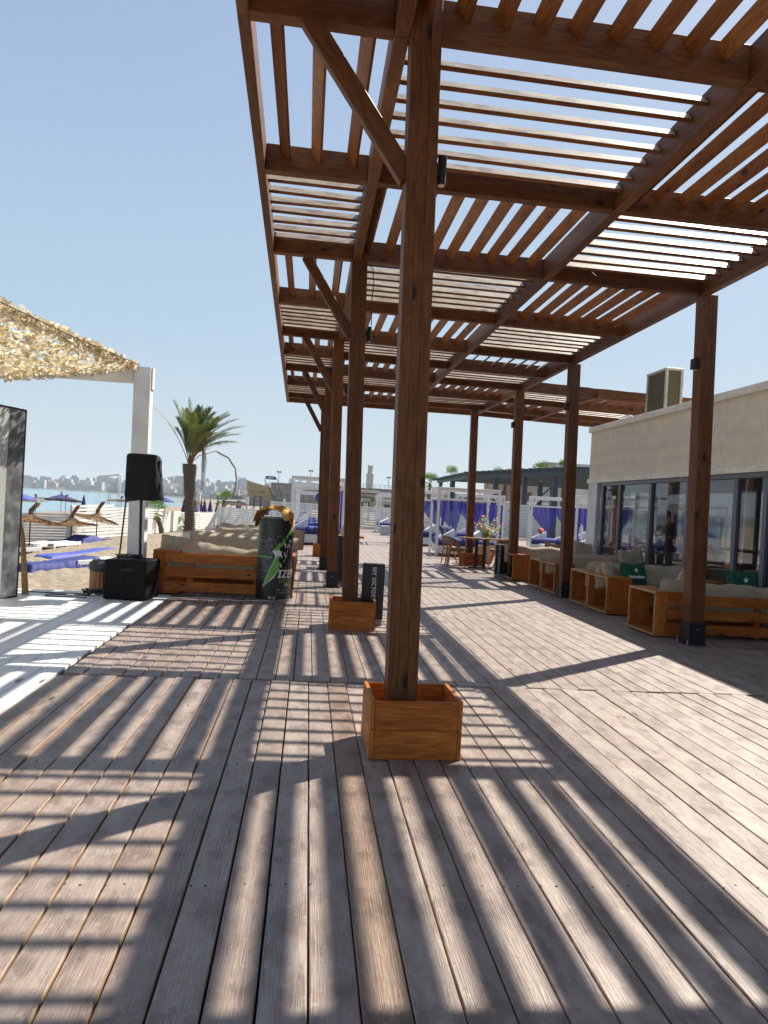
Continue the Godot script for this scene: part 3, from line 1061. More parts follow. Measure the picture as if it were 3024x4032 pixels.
# ---------------------------------------------------------------- sofas, tables, planters
# back along z = 0, seat towards -z, arms are open boxes
func make_sofa(l: float, hgt: float, label: String, group: String) -> Node3D:
	var r := thing("slatted_sofa", Vector3.ZERO, label, "sofa", group)
	var dp := 0.80
	var th := 0.032
	for e in 2:
		var x0 := 0.0 if e == 0 else l - 0.40
		var bxs := [["arm_top", Vector3(0.40, th, dp), Vector3(x0 + 0.2, hgt - th * 0.5, -dp * 0.5)], ["arm_bottom", Vector3(0.40, th, dp), Vector3(x0 + 0.2, 0.04, -dp * 0.5)],
			["arm_side", Vector3(hgt - 0.04 - th * 1.5, th, 0.16), Vector3(x0 + (0.0815 if e == 0 else 0.3185), (hgt + 0.04 - th * 0.5) * 0.5, -th * 0.5 - 0.001)], ["arm_side", Vector3(hgt - 0.04 - th * 1.5, th, 0.397), Vector3(x0 + 0.2, (hgt + 0.04 - th * 0.5) * 0.5, -dp + th * 0.5 + 0.001)]]
		for q in bxs:
			var s := new_st()
			if q[0] == "arm_side":
				cbox(s, q[1], 0.003, Transform3D(Basis(Vector3(0, 1, 0), Vector3(0, 0, 1), Vector3(1, 0, 0)), q[2]), Vector2(rng.randf(), rng.randf()))
			else:
				cbox(s, Vector3(q[1].z, q[1].y, q[1].x), 0.003, Transform3D(Basis(Vector3(0, 0, 1), Vector3(0, 1, 0), Vector3(-1, 0, 0)), q[2]), Vector2(rng.randf(), rng.randf()))
			put(r, q[0], s, M.crate[rng.randi() % 3])
		var s2 := new_st()
		var ex := x0 - 0.0015 if e == 0 else x0 + 0.4015
		bx(s2, ex, hgt - th * 0.5, -dp * 0.5, 0.003, th, dp)
		bx(s2, ex, 0.04, -dp * 0.5, 0.003, th, dp)
		bx(s2, ex, hgt * 0.5, -th * 0.5, 0.003, hgt - 0.1, th)
		bx(s2, ex, hgt * 0.5, -dp + th * 0.5, 0.003, hgt - 0.1, th)
		put(r, "arm_edge", s2, M.crate_edge)
	var bh := hgt * 0.215
	for i in 3:
		var y := 0.06 + bh * 0.5 + i * (hgt - 0.095 - bh) / 2.0
		var s := new_st()
		cbox(s, Vector3(l - 0.332, bh, 0.028), 0.003, Transform3D(Basis.IDENTITY, Vector3(l * 0.5, y, -0.016)), Vector2(rng.randf(), rng.randf()))
		put(r, "back_slat", s, M.crate[rng.randi() % 3])
	for x in [0.56, l - 0.56]:
		var s := new_st()
		bx(s, x, hgt * 0.5, -0.0465, 0.08, hgt - 0.06, 0.03, 0.002)
		put(r, "back_stile", s, M.crate[1])
	var s3 := new_st()
	cbox(s3, Vector3(l - 0.81, 0.20, 0.03), 0.003, Transform3D(Basis.IDENTITY, Vector3(l * 0.5, 0.15, -dp + 0.03)), Vector2(0.3, 0.6))
	put(r, "seat_apron", s3, M.crate[0])
	put(r, "seat_cushion", puffy(Vector3(l - 0.82, 0.74, 0.20), 12, 0.008, 0.0, 20, 10), M.seat_cloth, Transform3D(Basis(Vector3(1, 0, 0), -PI * 0.5), Vector3(l * 0.5, 0.345, -dp * 0.5 - 0.03)))
	return r

func cushion(at: Vector3, size: Vector3, m: Material, tilt: float, turn: float, roll: float, sd: int, label: String, group := "", wr := 0.022) -> Node3D:
	var c := thing("cushion", at, label, "cushion", group)
	put(c, "cover", puffy(size, sd, wr), m, Transform3D(Basis.from_euler(Vector3(tilt, turn, roll)), Vector3.ZERO))
	return c

func seating() -> void:
	# right hand booths, nearest first: [u, back z, faces camera?]
	var gl := "sofas along the restaurant front"
	var sp := [[4.54, -9.17, false, 2.0, "timber slat sofa nearest the camera beside the right front pergola post"], [4.71, -11.93, true, 2.0, "timber box sofa facing the nearest right sofa, with a green pillow"], [4.71, -11.95, false, 2.0, "timber box sofa back to back behind the green pillow sofa"], [4.74, -14.50, true, 2.0, "timber box sofa just behind the second right pergola post"], [4.74, -14.52, false, 2.0, "timber box sofa back to back with the one by the second right post"], [4.63, -17.0, true, 2.0, "farthest timber box sofa beside the black totem on the right"]]
	var proto := make_sofa(2.0, 0.60, "", gl)
	for i in sp.size():
		var q: Array = sp[i]
		var o := proto
		if i > 0:
			o = dup(proto, "slatted_sofa", Vector3.ZERO)
		o.position = Vector3(q[0] + (q[3] if q[2] else 0.0), 0, q[1])
		o.rotation.y = PI if q[2] else 0.0
		tag(o, q[4], "sofa", gl)
	var cb := [[5.65, -9.33, 0.10, "long beige back cushion along the nearest right sofa"], [5.75, -11.76, -0.16, "long beige back cushion slumped on the green pillow sofa"], [5.75, -12.13, 0.16, "long beige back cushion behind the green pillow sofa"], [5.75, -14.33, -0.16, "long beige back cushion on the sofa by the second right post"], [5.75, -14.70, 0.16, "long beige back cushion behind the second right post"], [5.6, -16.83, -0.18, "sunlit beige back cushion on the farthest right sofa"]]
	for i in cb.size():
		var q: Array = cb[i]
		cushion(Vector3(q[0], 0.57 if i > 0 else 0.53, q[1]), Vector3(2.0, 0.42, 0.17), M.canvas, q[2], rng.randf_range(-0.03, 0.03), rng.randf_range(-0.03, 0.03), 50 + i, q[3], "beige back cushions on the right", 0.03)
	cushion(Vector3(5.18, 0.66, -9.52), Vector3(0.62, 0.34, 0.16), M.canvas, 0.35, 0.5, -0.25, 70, "small beige cushion leaning over the nearest right sofa arm")
	cushion(Vector3(4.98, 0.58, -11.65), Vector3(0.42, 0.50, 0.15), M.canvas, -0.3, 0.9, 0.0, 71, "upright beige cushion in the corner of the green pillow sofa")
	cushion(Vector3(6.35, 0.74, -13.95), Vector3(0.55, 0.40, 0.16), M.canvas, -0.2, 0.2, 0.1, 72, "small beige cushion at the window end behind the second post")
	cushion(Vector3(6.45, 0.72, -16.6), Vector3(0.62, 0.44, 0.18), M.canvas, -0.15, -0.1, -0.1, 73, "square beige cushion at the window end of the farthest sofa")
	green_pillow(Vector3(5.30, 0.63, -11.52), -0.28, 0.25, "green pillow with white star and lettering on the facing sofa", true)
	green_pillow(Vector3(6.00, 0.70, -9.62), -0.22, 0.05, "green pillow with white star standing right of the front post", true)
	green_pillow(Vector3(4.84, 0.50, -9.62), 0.2, 1.35, "green pillow seen through the open arm of the nearest sofa", false)
	var tb := thing("low_table", Vector3(5.55, 0, -10.52), "low timber table between the nearest right sofas", "table")
	var s := new_st()
	bx(s, 0, 0.40, 0, 0.9, 0.04, 0.55, 0.006)
	put(tb, "table_top", s, M.crate[1])
	for q in [[-0.4, -0.22], [0.4, -0.22], [-0.4, 0.22], [0.4, 0.22]]:
		s = new_st()
		bx(s, q[0], 0.19, q[1], 0.06, 0.38, 0.06, 0.004)
		put(tb, "leg", s, M.crate[2])
	var gp := thing("drinking_glass", Vector3(6.42, 0.60, -9.55), "pair of small clear glasses beside the star pillow", "glass")
	for e in [0.0, 0.1]:
		s = new_st()
		lathe(s, [Vector2(0.0, 0.0), Vector2(0.03, 0.0), Vector2(0.036, 0.11), Vector2(0.033, 0.11), Vector2(0.027, 0.008)], 14, Transform3D(Basis.IDENTITY, Vector3(e, 0, 0)))
		put(gp, "tumbler", s, mat(lin(0.7, 0.72, 0.74), 0.15))

	# left hand booths
	var g2 := "sofas on the beach side of the deck"
	var sl := [[-2.27, -11.37, false, "timber sofa with slatted back toward the camera beside the black subwoofer"], [-2.3, -13.95, true, "first timber sofa behind the slatted back, facing the camera"], [-2.3, -13.97, false, "timber sofa back to back with the first one behind"], [-2.3, -16.75, true, "third timber sofa row, in front of the white loungers"], [-2.3, -16.77, false, "farthest timber sofa of the beach side rows"]]
	var p2 := make_sofa(2.1, 0.67, "", g2)
	for i in sl.size():
		var q: Array = sl[i]
		var o := p2
		if i > 0:
			o = dup(p2, "slatted_sofa", Vector3.ZERO)
		o.position = Vector3(q[0] + (2.1 if q[2] else 0.0), 0, q[1])
		o.rotation.y = PI if q[2] else 0.0
		tag(o, q[3], "sofa", g2)
	var cl := [[-1.15, 0.53, -11.58, 0.22, 0.0, "long beige cushion showing over the slatted sofa back"], [-1.72, 0.62, -11.62, 0.3, -0.12, "beige cushion corner sticking up at the left of the slatted sofa"], [-1.1, 0.62, -13.76, -0.2, 0.0, "plump beige cushion along the first sofa behind, dappled with sun"], [-1.3, 0.66, -14.16, 0.2, 0.04, "long pale cushion on the second row, seen over the plump one"], [-1.05, 0.66, -16.55, -0.2, 0.0, "long beige cushion on the third row of sofas"], [-1.0, 0.68, -16.98, 0.2, -0.05, "beige cushion on the farthest beach side sofa"]]
	for i in cl.size():
		var q: Array = cl[i]
		cushion(Vector3(q[0], q[1], q[2]), Vector3(1.0 if i == 1 else 1.9, 0.46, 0.24), M.canvas, q[3], 0.0, q[4], 90 + i, q[5], "beige cushions on the left sofas", 0.034)
	for i in 3:
		var at: Vector3 = [Vector3(-2.12, 0.67, -13.35), Vector3(-2.1, 0.67, -16.1), Vector3(-2.05, 0.67, -17.4)][i]
		var mh := thing("menu_stand", at, ["white menu stand on the nearest box arm behind the slatted sofa", "white menu stand on the second box arm, below the palm trunk", "white menu stand farthest back on the left box arms"][i], "menu stand", "white menu stands")
		s = new_st()
		cbox(s, Vector3(0.13, 0.19, 0.012), 0.003, Transform3D(Basis(Vector3(1, 0, 0), -0.15), Vector3(0, 0.095, 0)))
		put(mh, "card", s, M.white)
		s = new_st()
		bx(s, 0, 0.006, 0, 0.15, 0.012, 0.10, 0.002)
		put(mh, "foot", s, M.white)

	# planter boxes round the posts
	var bl := [[0.705, -4.585, "open orange timber box round the foot of the nearest post"], [0.60, -9.02, "open timber box round the second post, before the black totem"], [0.47, -21.05, "farthest timber box on the left row of posts"], [4.56, -20.2, "timber box round the post beside the dining table"]]
	var pb := thing("planter_box", Vector3.ZERO, "", "planter box")
	for e in 2:
		for k in 2:
			s = new_st()
			cbox(s, Vector3(0.470, 0.172, 0.024), 0.003, Transform3D(Basis.IDENTITY, Vector3(0, 0.088 + 0.174 * k, 0.218 if e == 0 else -0.218)), Vector2(rng.randf(), rng.randf()))
			put(pb, "board", s, M.crate[(e + k) % 3])
			s = new_st()
			cbox(s, Vector3(0.462, 0.176, 0.024), 0.003, Transform3D(Basis(Vector3(0, 0, 1), Vector3(0, 1, 0), Vector3(-1, 0, 0)), Vector3(0.248 if e == 0 else -0.248, 0.09 + 0.178 * k, 0)), Vector2(rng.randf(), rng.randf()))
			put(pb, "side_board", s, M.crate[(e + k + 1) % 3])
	s = new_st()
	bx(s, 0.262, 0.29, 0.09, 0.004, 0.028, 0.09, 0.001)
	bx(s, 0.235, 0.29, 0.09, 0.004, 0.028, 0.09, 0.001)
	put(pb, "hand_slot", s, M.joist)
	s = new_st()
	bx(s, 0, 0.03, 0, 0.468, 0.03, 0.41)
	put(pb, "bottom", s, M.crate[1])
	for i in 4:
		var o: Node3D = pb if i == 0 else dup(pb, "planter_box", Vector3.ZERO)
		o.position = Vector3(bl[i][0], 0.002, bl[i][1])
		o.rotation.y = [0.02, -0.06, 0.0, 0.05][i]
		if i == 0: o.scale = Vector3(1.07, 1.0, 1.05)
		tag(o, bl[i][2], "planter box", "timber boxes round the posts")

	# wall lamps on the posts
	var wl := [[0.715, 3.62, -4.6, "black lamp high on the right side of the nearest post"], [0.625, 3.60, -9.06, "black lamp on the second left post, under the hanging cable"], [0.585, 3.56, -13.38, "black lamp on the third left post"], [4.70, 3.49, -8.79, "black cube lamp on the left face of the right front post"], [4.68, 3.55, -13.37, "black cube lamp on the second right post"], [4.60, 3.55, -16.68, "black cube lamp on the third right post"], [4.42, 3.53, -20.25, "black cube lamp on the post above the dining table"]]
	for i in wl.size():
		var q: Array = wl[i]
		var right: bool = i >= 3
		var l := thing("wall_lamp", Vector3(q[0], q[1], q[2]), q[3], "lamp", "black wall lamps on the pergola posts")
		s = new_st()
		if right:
			bx(s, 0.0, 0, 0, 0.11, 0.13, 0.10, 0.006)
		else:
			lathe(s, [Vector2(0.0, -0.085), Vector2(0.02, -0.085), Vector2(0.028, -0.09), Vector2(0.028, 0.09), Vector2(0.0, 0.09)], 14)
			bx(s, -0.03, 0, 0, 0.05, 0.08, 0.04, 0.003)
		put(l, "housing", s, M.iron)
		s = new_st()
		lathe(s, [Vector2(0.0, 0.0), Vector2(0.022, 0.0), Vector2(0.022, 0.006), Vector2(0.0, 0.008)], 12, Transform3D(Basis.IDENTITY, Vector3(0, -0.094 if not right else -0.074, 0)))
		put(l, "lens", s, M.white)
	# cable down the second and third post, slack loop under the second right beam
	var cab := thing("lamp_cable", Vector3(0.55, 4.3, -8.9), "thin black cable running down the second post to its lamp", "cable")
	s = new_st()
	tube(s, [Vector3(-0.05, 0.32, 0.12), Vector3(-0.04, 0.1, 0.06), Vector3(0.06, 0.05, 0.02), Vector3(0.085, -0.1, 0.0), Vector3(0.07, -0.35, 0.0), Vector3(0.09, -0.6, -0.1)], 0.006, 6)
	put(cab, "wire", s, M.rubber)
	cab = thing("slack_cable", Vector3(3.6, 4.3, -8.62), "slack black cable drooping under the cross beam by the right front post", "cable")
	s = new_st()
	var pts := []
	for i in 15:
		var f := i / 14.0
		pts.append(Vector3(-0.45 + 1.0 * f, 0.25 - 0.26 * sin(f * PI) + 0.05 * f, -0.07))
	tube(s, pts, 0.007, 6)
	put(cab, "wire", s, M.rubber)

	# black totems
	totem(Vector3(0.86, 0, -9.24), 0.28, 0.78, -0.10, "MY VICTORY TO OURS", "black totem with white lettering behind the second post box", false)
	totem(Vector3(0.72, 0, -13.62), 0.28, 0.92, -0.05, "MY VICTORY TO OURS", "black totem half hidden between the second and third posts", false)
	totem(Vector3(4.55, 0, -16.95), 0.29, 0.77, 0.06, "LET YESTERDAY IS OLD", "black totem left of the farthest right sofa", true)
	var qt := thing("high_table", Vector3(0.95, 0, -17.4), "dark table with a white stand behind the third left post", "table")
	s = new_st()
	bx(s, 0, 0.76, 0, 0.75, 0.045, 0.7, 0.006)
	put(qt, "table_top", s, M.crate[2])
	s = new_st()
	bx(s, 0, 0.37, 0, 0.5, 0.735, 0.45, 0.006)
	put(qt, "base", s, M.black)
	var ms := thing("menu_stand", Vector3(0.86, 0.783, -17.2), "white menu stand on the dark table behind the third left post", "menu stand")
	s = new_st()
	bx(s, 0, 0.12, 0, 0.16, 0.24, 0.012, 0.004)
	put(ms, "card", s, M.white)
	dining()

func star(s: SurfaceTool, r: float, at: Vector3) -> void:
	for i in 10:
		var a0 := PI * 0.5 + i * PI / 5.0
		var a1 := PI * 0.5 + (i + 1) * PI / 5.0
		var r0 := r if i % 2 == 0 else r * 0.42
		var r1 := r if i % 2 == 1 else r * 0.42
		tri(s, at, at + Vector3(cos(a0) * r0, sin(a0) * r0, 0), at + Vector3(cos(a1) * r1, sin(a1) * r1, 0), Vector3.BACK)

func green_pillow(at: Vector3, tilt: float, turn: float, label: String, words: bool) -> void:
	var c := thing("pillow", at, label, "pillow", "green pillows on the right sofas")
	var xf := Transform3D(Basis.from_euler(Vector3(tilt, turn, 0.0)), Vector3.ZERO)
	put(c, "cover", puffy(Vector3(0.46, 0.40, 0.15), 33, 0.006), M.green, xf)
	if words:
		var s := new_st()
		star(s, 0.045, Vector3(0, 0.055, 0.083))
		put(c, "star", s, M.print, xf)
		put(c, "lettering", text_mesh("Heineken", 0.048, true, 0.012), M.print, xf * Transform3D(Basis.IDENTITY, Vector3(0, -0.055, 0.083)))

func totem(at: Vector3, w: float, h: float, turn: float, words: String, label: String, upward: bool) -> void:
	var t := thing("totem", at, label, "totem", "black lettered totems on the deck", turn)
	var s := new_st()
	bx(s, 0, h * 0.5 + 0.045, 0, w, h - 0.09, 0.10, 0.006)
	put(t, "panel", s, mat(lin(0.009, 0.009, 0.012), 0.35))
	s = new_st()
	bx(s, 0, 0.045, 0, w - 0.012, 0.088, 0.092, 0.003)
	put(t, "plinth", s, mat(lin(0.24, 0.25, 0.29), 0.5))
	s = new_st()
	bx(s, 0, h + 0.004, 0, w - 0.02, 0.008, 0.085, 0.002)
	put(t, "top_plate", s, M.steel)
	put(t, "lettering", text_mesh(words, 0.052, true, 0.003), mat(lin(0.62, 0.63, 0.65), 0.6), Transform3D(Basis(Vector3(0, 0, 1), PI * 0.5 if upward else -PI * 0.5), Vector3(0.01 if not upward else -0.06, h * 0.5 - 0.02, 0.0525)))

func make_chair(label: String) -> Node3D:
	var c := thing("chair", Vector3.ZERO, label, "chair", "bentwood chairs round the dining tables")
	var tan := tri_map(mat(lin(0.26, 0.155, 0.082), 0.7, 0.0, M.sn), 1.0)
	var s := new_st()
	lathe(s, [Vector2(0.0, 0.42), Vector2(0.20, 0.42), Vector2(0.235, 0.44), Vector2(0.235, 0.475), Vector2(0.20, 0.50), Vector2(0.0, 0.505)], 20)
	put(c, "seat", s, tan)
	s = new_st()   # wrap-round back: a bent band, front faces +z
	var n := 18
	for i in n:
		var ps := []
		for e in [i, i + 1]:
			var a: float = PI * (1.02 + 0.96 * e / n)
			var f := sin((e / float(n)) * PI)
			var lo := 0.66 - 0.06 * f
			var hi := 0.735 + 0.085 * f
			for r in [0.255, 0.285]:
				ps.append(Vector3(cos(a) * r, lo, sin(a) * r))
				ps.append(Vector3(cos(a) * (r + 0.02), hi, sin(a) * (r + 0.02)))
		var am := PI * (1.02 + 0.96 * (i + 0.5) / n)
		var o := Vector3(cos(am), 0, sin(am))
		quad(s, ps[0], ps[1], ps[5], ps[4], -o)
		quad(s, ps[2], ps[3], ps[7], ps[6], o)
		quad(s, ps[1], ps[3], ps[7], ps[5], Vector3.UP)
		quad(s, ps[0], ps[2], ps[6], ps[4], Vector3.DOWN)
		if i == 0 or i == n - 1:
			var k := 0 if i == 0 else 4
			quad(s, ps[k], ps[k + 1], ps[k + 3], ps[k + 2], Vector3(0, 0, 1))
	put(c, "backrest", s, tan)
	for q in [[-1, 1], [1, 1], [-1, -1], [1, -1]]:
		s = new_st()
		var foot := Vector3(0.24 * q[0], 0.0, 0.235 * q[1])
		var top := Vector3(0.235 * q[0], 0.69, 0.02 * q[1] - 0.03) if q[1] > 0 else Vector3(0.20 * q[0], 0.68, -0.16)
		tube(s, [foot, foot.lerp(top, 0.6) + Vector3(0, 0, 0.0), top], [0.016, 0.022, 0.018], 8)
		put(c, "leg", s, M.crate[2] if q[0] > 0 else M.crate[1])
	return c

func make_table(label: String) -> Node3D:
	var t := thing("dining_table", Vector3.ZERO, label, "table")
	var s := new_st()
	cbox(s, Vector3(1.25, 0.035, 0.75), 0.006, Transform3D(Basis.IDENTITY, Vector3(0, 0.785, 0)), Vector2(0.1, 0.7))
	put(t, "table_top", s, mat(lin(0.42, 0.22, 0.09), 0.35, 0.0, M.wt[0], M.wt[1], 0.4))
	for e in [-0.11, 0.11]:
		s = new_st()
		bx(s, e, 0.39, 0, 0.085, 0.75, 0.085, 0.005)
		put(t, "column", s, M.iron)
	s = new_st()
	bx(s, 0, 0.0125, 0, 0.62, 0.025, 0.45, 0.006)
	put(t, "foot_plate", s, M.iron)
	return t

func dining() -> void:
	var t := make_table("timber table on twin black columns with chairs near the flower pot")
	t.position = Vector3(4.68, 0, -19.6)
	t.rotation.y = -0.12
	var t2 := dup(t, "dining_table", Vector3(7.35, 0, -18.6), 0.05, "timber table behind the second right post, by the restaurant corner", "table")
	var c := make_chair("")
	var cs := [[4.02, -19.55, 1.45, "tan bentwood chair at the near left end of the dining table"], [4.05, -20.35, 1.62, "tan bentwood chair behind, at the far left of the table"], [5.28, -19.35, -1.5, "tan bentwood chair at the near right end of the dining table"], [5.30, -20.2, -1.75, "tan bentwood chair at the far right, before the flower pot"], [6.45, -18.35, 1.5, "tan bentwood chair left of the table by the restaurant corner"], [6.6, -19.1, 1.7, "second tan bentwood chair showing over the farthest sofa"], [5.5, -19.9, 1.57, "tan chair half hidden between table and totem"]]
	for i in 6:
		var o: Node3D = c if i == 0 else dup(c, "chair", Vector3.ZERO)
		o.position = Vector3(cs[i][0], 0.0, cs[i][1])
		o.rotation.y = cs[i][2]
		tag(o, cs[i][3], "chair", "bentwood chairs round the dining tables")
	# potted flowering shrub
	var p := thing("flower_pot", Vector3(5.3, 0, -21.5), "flowering shrub with red blooms in a pale pot behind the table", "potted plant")
	var s := new_st()
	lathe(s, [Vector2(0.0, 0.0), Vector2(0.20, 0.0), Vector2(0.29, 0.32), Vector2(0.31, 0.52), Vector2(0.28, 0.52), Vector2(0.26, 0.47), Vector2(0.0, 0.47)], 20)
	put(p, "pot", s, tri_map(mat(lin(0.52, 0.36, 0.24), 0.8, 0.0, M.sn), 1.0))
	var stems := new_st()
	var leaves := [new_st(), new_st()]
	var fl := new_st()
	for i in 34:
		var a := rng.randf() * TAU
		var sp := rng.randf_range(0.1, 0.62)
		var hh := rng.randf_range(0.55, 1.0) * (1.0 - 0.35 * sp)
		if i == 0: a = 0.5; sp = 0.06; hh = 1.15
		if i == 1: a = 0.05; sp = 0.85; hh = 0.75
		if i == 2: a = PI; sp = 0.6; hh = 0.85
		var tip := Vector3(cos(a) * sp, 0.5 + hh, sin(a) * sp * 0.8)
		var root := Vector3(cos(a) * 0.05, 0.47, sin(a) * 0.05)
		var mid := root.lerp(tip, 0.5) + Vector3(-cos(a), 0.3, -sin(a)) * 0.12
		tube(stems, [root, mid, tip], [0.009, 0.007, 0.003], 5, false)
		for k in 26:
			var f := rng.randf_range(0.25, 1.0)
			var c0 := root.lerp(mid, f * 2.0) if f < 0.5 else mid.lerp(tip, f * 2.0 - 1.0)
			var d := Vector3(rng.randfn(), rng.randfn() * 0.6 + 0.2, rng.randfn()).normalized()
			leaf(leaves[rng.randi() % 2], c0 + d * 0.02, d, rng.randf_range(0.05, 0.085), 0.035)
		if i % 4 == 2 and sp > 0.2:
			for k in 5:
				var d := Vector3(cos(TAU * k / 5.0), 0.5, sin(TAU * k / 5.0)).normalized()
				leaf(fl, tip, d, 0.075, 0.055)
	put(p, "stems", stems, M.straw2)
	put(p, "leaves", leaves[0], foliage(0.30, 0.36, 0.13)).set_meta("kind", "stuff")
	put(p, "leaves", leaves[1], foliage(0.20, 0.27, 0.08)).set_meta("kind", "stuff")
	put(p, "blooms", fl, foliage(0.55, 0.02, 0.035)).set_meta("kind", "stuff")

func foliage(r, g, b) -> StandardMaterial3D:
	var m := mat(lin(r, g, b), 0.55)
	m.cull_mode = BaseMaterial3D.CULL_DISABLED
	m.backlight_enabled = true
	m.backlight = lin(r * 0.6, g * 0.7, b * 0.3)
	return m

func leaf(s: SurfaceTool, at: Vector3, d: Vector3, l: float, w: float) -> void:
	var side := d.cross(Vector3(0.3, 1.0, 0.2)).normalized() * w * 0.5
	var n := d.cross(side).normalized()
	var m := at + d * l * 0.5
	tri(s, at, m + side + n * w * 0.15, at + d * l, (n + side).normalized())
	tri(s, at, m - side + n * w * 0.15, at + d * l, (n - side).normalized())

# ---------------------------------------------------------------- stage corner: speaker, can, mirror, canopy
func stage() -> void:
	var s := new_st()
	# subwoofer
	var sw := thing("subwoofer", Vector3(-2.44, 0, -10.86), "black subwoofer box on the white deck under the speaker pole", "speaker", "", -0.12)
	bx(s, 0, 0.285, 0, 0.585, 0.55, 0.62, 0.014)
	put(sw, "cabinet", s, shine(tri_map(mat(lin(0.006, 0.0065, 0.007), 0.6, 0.0, null, noise_tex(61, 0.3, 0, 1, true, 256, 2, 1.0), 0.5), 3.0), 0.25))
	s = new_st()
	bx(s, 0.02, 0.43, 0.311, 0.16, 0.035, 0.006, 0.002)
	bx(s, 0.294, 0.32, 0.0, 0.006, 0.06, 0.22, 0.004)
	put(sw, "handle", s, M.rubber)
	s = new_st()
	for q in [[-0.24, -0.26], [0.24, -0.26], [-0.24, 0.26], [0.24, 0.26]]:
		lathe(s, [Vector2(0.0, 0.0), Vector2(0.025, 0.0), Vector2(0.022, 0.013), Vector2(0.0, 0.013)], 10, Transform3D(Basis.IDENTITY, Vector3(q[0], 0, q[1])))
	put(sw, "rubber_foot", s, M.rubber)
	s = new_st()
	bx(s, -0.05, 0.34, 0.314, 0.03, 0.30, 0.006, 0.002)
	bx(s, -0.055, 0.17, 0.318, 0.022, 0.03, 0.012, 0.003)
	put(sw, "hanging_strap", s, M.black_cloth)
	# speaker on its pole
	var sp := thing("speaker", Vector3(-2.38, 0.56, -10.9), "speaker under a black cloth cover on a pole above the subwoofer", "speaker")
	s = new_st()
	tube(s, [Vector3(0.02, 0.0, 0), Vector3(-0.01, 0.95, 0)], 0.021, 12)
	tube(s, [Vector3(0.02, 0.0, 0), Vector3(0.0185, 0.06, 0)], 0.034, 12)
	put(sp, "pole", s, M.iron)
	# draped bag
	s = new_st()
	s.set_smooth_group(1)
	var n := FastNoiseLite.new(); n.seed = 3; n.frequency = 1.0
	var prof := [[0.84, 0.86], [0.86, 0.97], [0.92, 1.0], [1.02, 0.985], [1.14, 0.96], [1.26, 0.93], [1.36, 0.905], [1.43, 0.885], [1.475, 0.85], [1.497, 0.74], [1.50, 0.4], [1.502, 0.02]]
	var ring := []
	for i in prof.size():
		var row := []
		for k in 49:
			var a := TAU * k / 48.0
			var ca := cos(a)
			var sa := sin(a)
			var e := pow(pow(absf(ca), 4.5) + pow(absf(sa), 4.5), -1.0 / 4.5)
			var f: float = prof[i][1]
			var w := n.get_noise_3d(ca * 2.6, i * 0.22, sa * 2.6) * 0.030 + n.get_noise_3d(ca * 7.0, i * 0.1, sa * 7.0) * 0.016
			var low := 1.0 - clampf((prof[i][0] - 0.84) / 0.5, 0.0, 1.0)
			var rx := 0.248 * f + w * (0.4 + low)
			var rz := 0.215 * f + w * (0.4 + low)
			var y: float = prof[i][0] + (0.018 * ca if i < 3 else 0.0) + n.get_noise_2d(a * 1.5, 3.0) * 0.02 * low
			row.append(Vector3(ca * e * rx + 0.045 * (1.0 - (prof[i][0] - 0.84) / 0.66), y, sa * e * rz))
		ring.append(row)
	for i in prof.size() - 1:
		for k in 48:
			var q := [ring[i][k], ring[i][k + 1], ring[i + 1][k + 1], ring[i + 1][k]]
			for j in [0, 1, 2, 0, 2, 3]:
				s.set_uv(Vector2(k / 48.0, i / 12.0)); s.add_vertex(q[j])
	s.index()
	s.generate_normals()
	put(sp, "cloth_cover", s, M.black_cloth)
	s = new_st()
	cbox(s, Vector3(0.40, 0.60, 0.34), 0.02, Transform3D(Basis.IDENTITY, Vector3(-0.005, 1.17, 0)))
	put(sp, "cabinet", s, M.black)
	s = new_st()
	bx(s, 0.245, 1.33, 0.05, 0.02, 0.20, 0.14, 0.008)
	put(sp, "cover_flap", s, M.black_cloth)
	var bp := thing("microphone_pole", Vector3(-2.63, 0.56, -10.84), "thin leaning black pole left of the speaker pole", "pole")
	s = new_st()
	tube(s, [Vector3(-0.005, 0, 0), Vector3(0.055, 0.86, 0.02)], 0.012, 8)
	put(bp, "rod", s, M.iron)
	s = new_st()
	tube(s, [Vector3(0.018, 0.33, 0.0), Vector3(0.0195, 0.35, 0.0)], 0.0145, 8)
	put(bp, "clamp", s, M.white)
	# cables
	var cc := thing("cable_coil", Vector3(-2.50, 0.565, -10.72), "tangle of black cable lying on top of the subwoofer", "cable", "black cables on the stage corner")
	s = new_st()
	var pts := []
	for i in 70:
		var a := i * 0.55
		pts.append(Vector3(cos(a) * (0.13 + 0.04 * sin(i * 1.7)), 0.012 + 0.05 * absf(sin(i * 0.9)), sin(a) * (0.09 + 0.03 * cos(i * 2.1))))
	tube(s, pts, 0.0075, 6)
	tube(s, [Vector3(0.1, 0.02, 0.0), Vector3(0.2, 0.012, 0.03), Vector3(0.27, 0.008, -0.02)], 0.007, 6)
	put(cc, "wire", s, M.rubber)
	cc = thing("cable_coil", Vector3(-2.98, 0.0, -11.0), "heap of black cable on the white deck left of the subwoofer", "cable", "black cables on the stage corner")
	s = new_st()
	pts = []
	for i in 90:
		var a := i * 0.5
		pts.append(Vector3(cos(a) * (0.14 + 0.05 * sin(i * 1.3)), 0.01 + 0.07 * absf(sin(i * 0.7)), sin(a) * (0.10 + 0.04 * cos(i * 1.9))))
	tube(s, pts, 0.008, 6)
	put(cc, "wire", s, M.rubber)
	cc = thing("floor_cable", Vector3(-3.4, 0.0, -11.0), "long black cable looping over the white deck to the mirror", "cable", "black cables on the stage corner")
	s = new_st()
	tube(s, [Vector3(0.35, 0.012, 0.05), Vector3(0.1, 0.01, 0.0), Vector3(-0.25, 0.009, 0.02), Vector3(-0.5, 0.009, -0.02), Vector3(-0.8, 0.01, -0.03)], 0.008, 6)
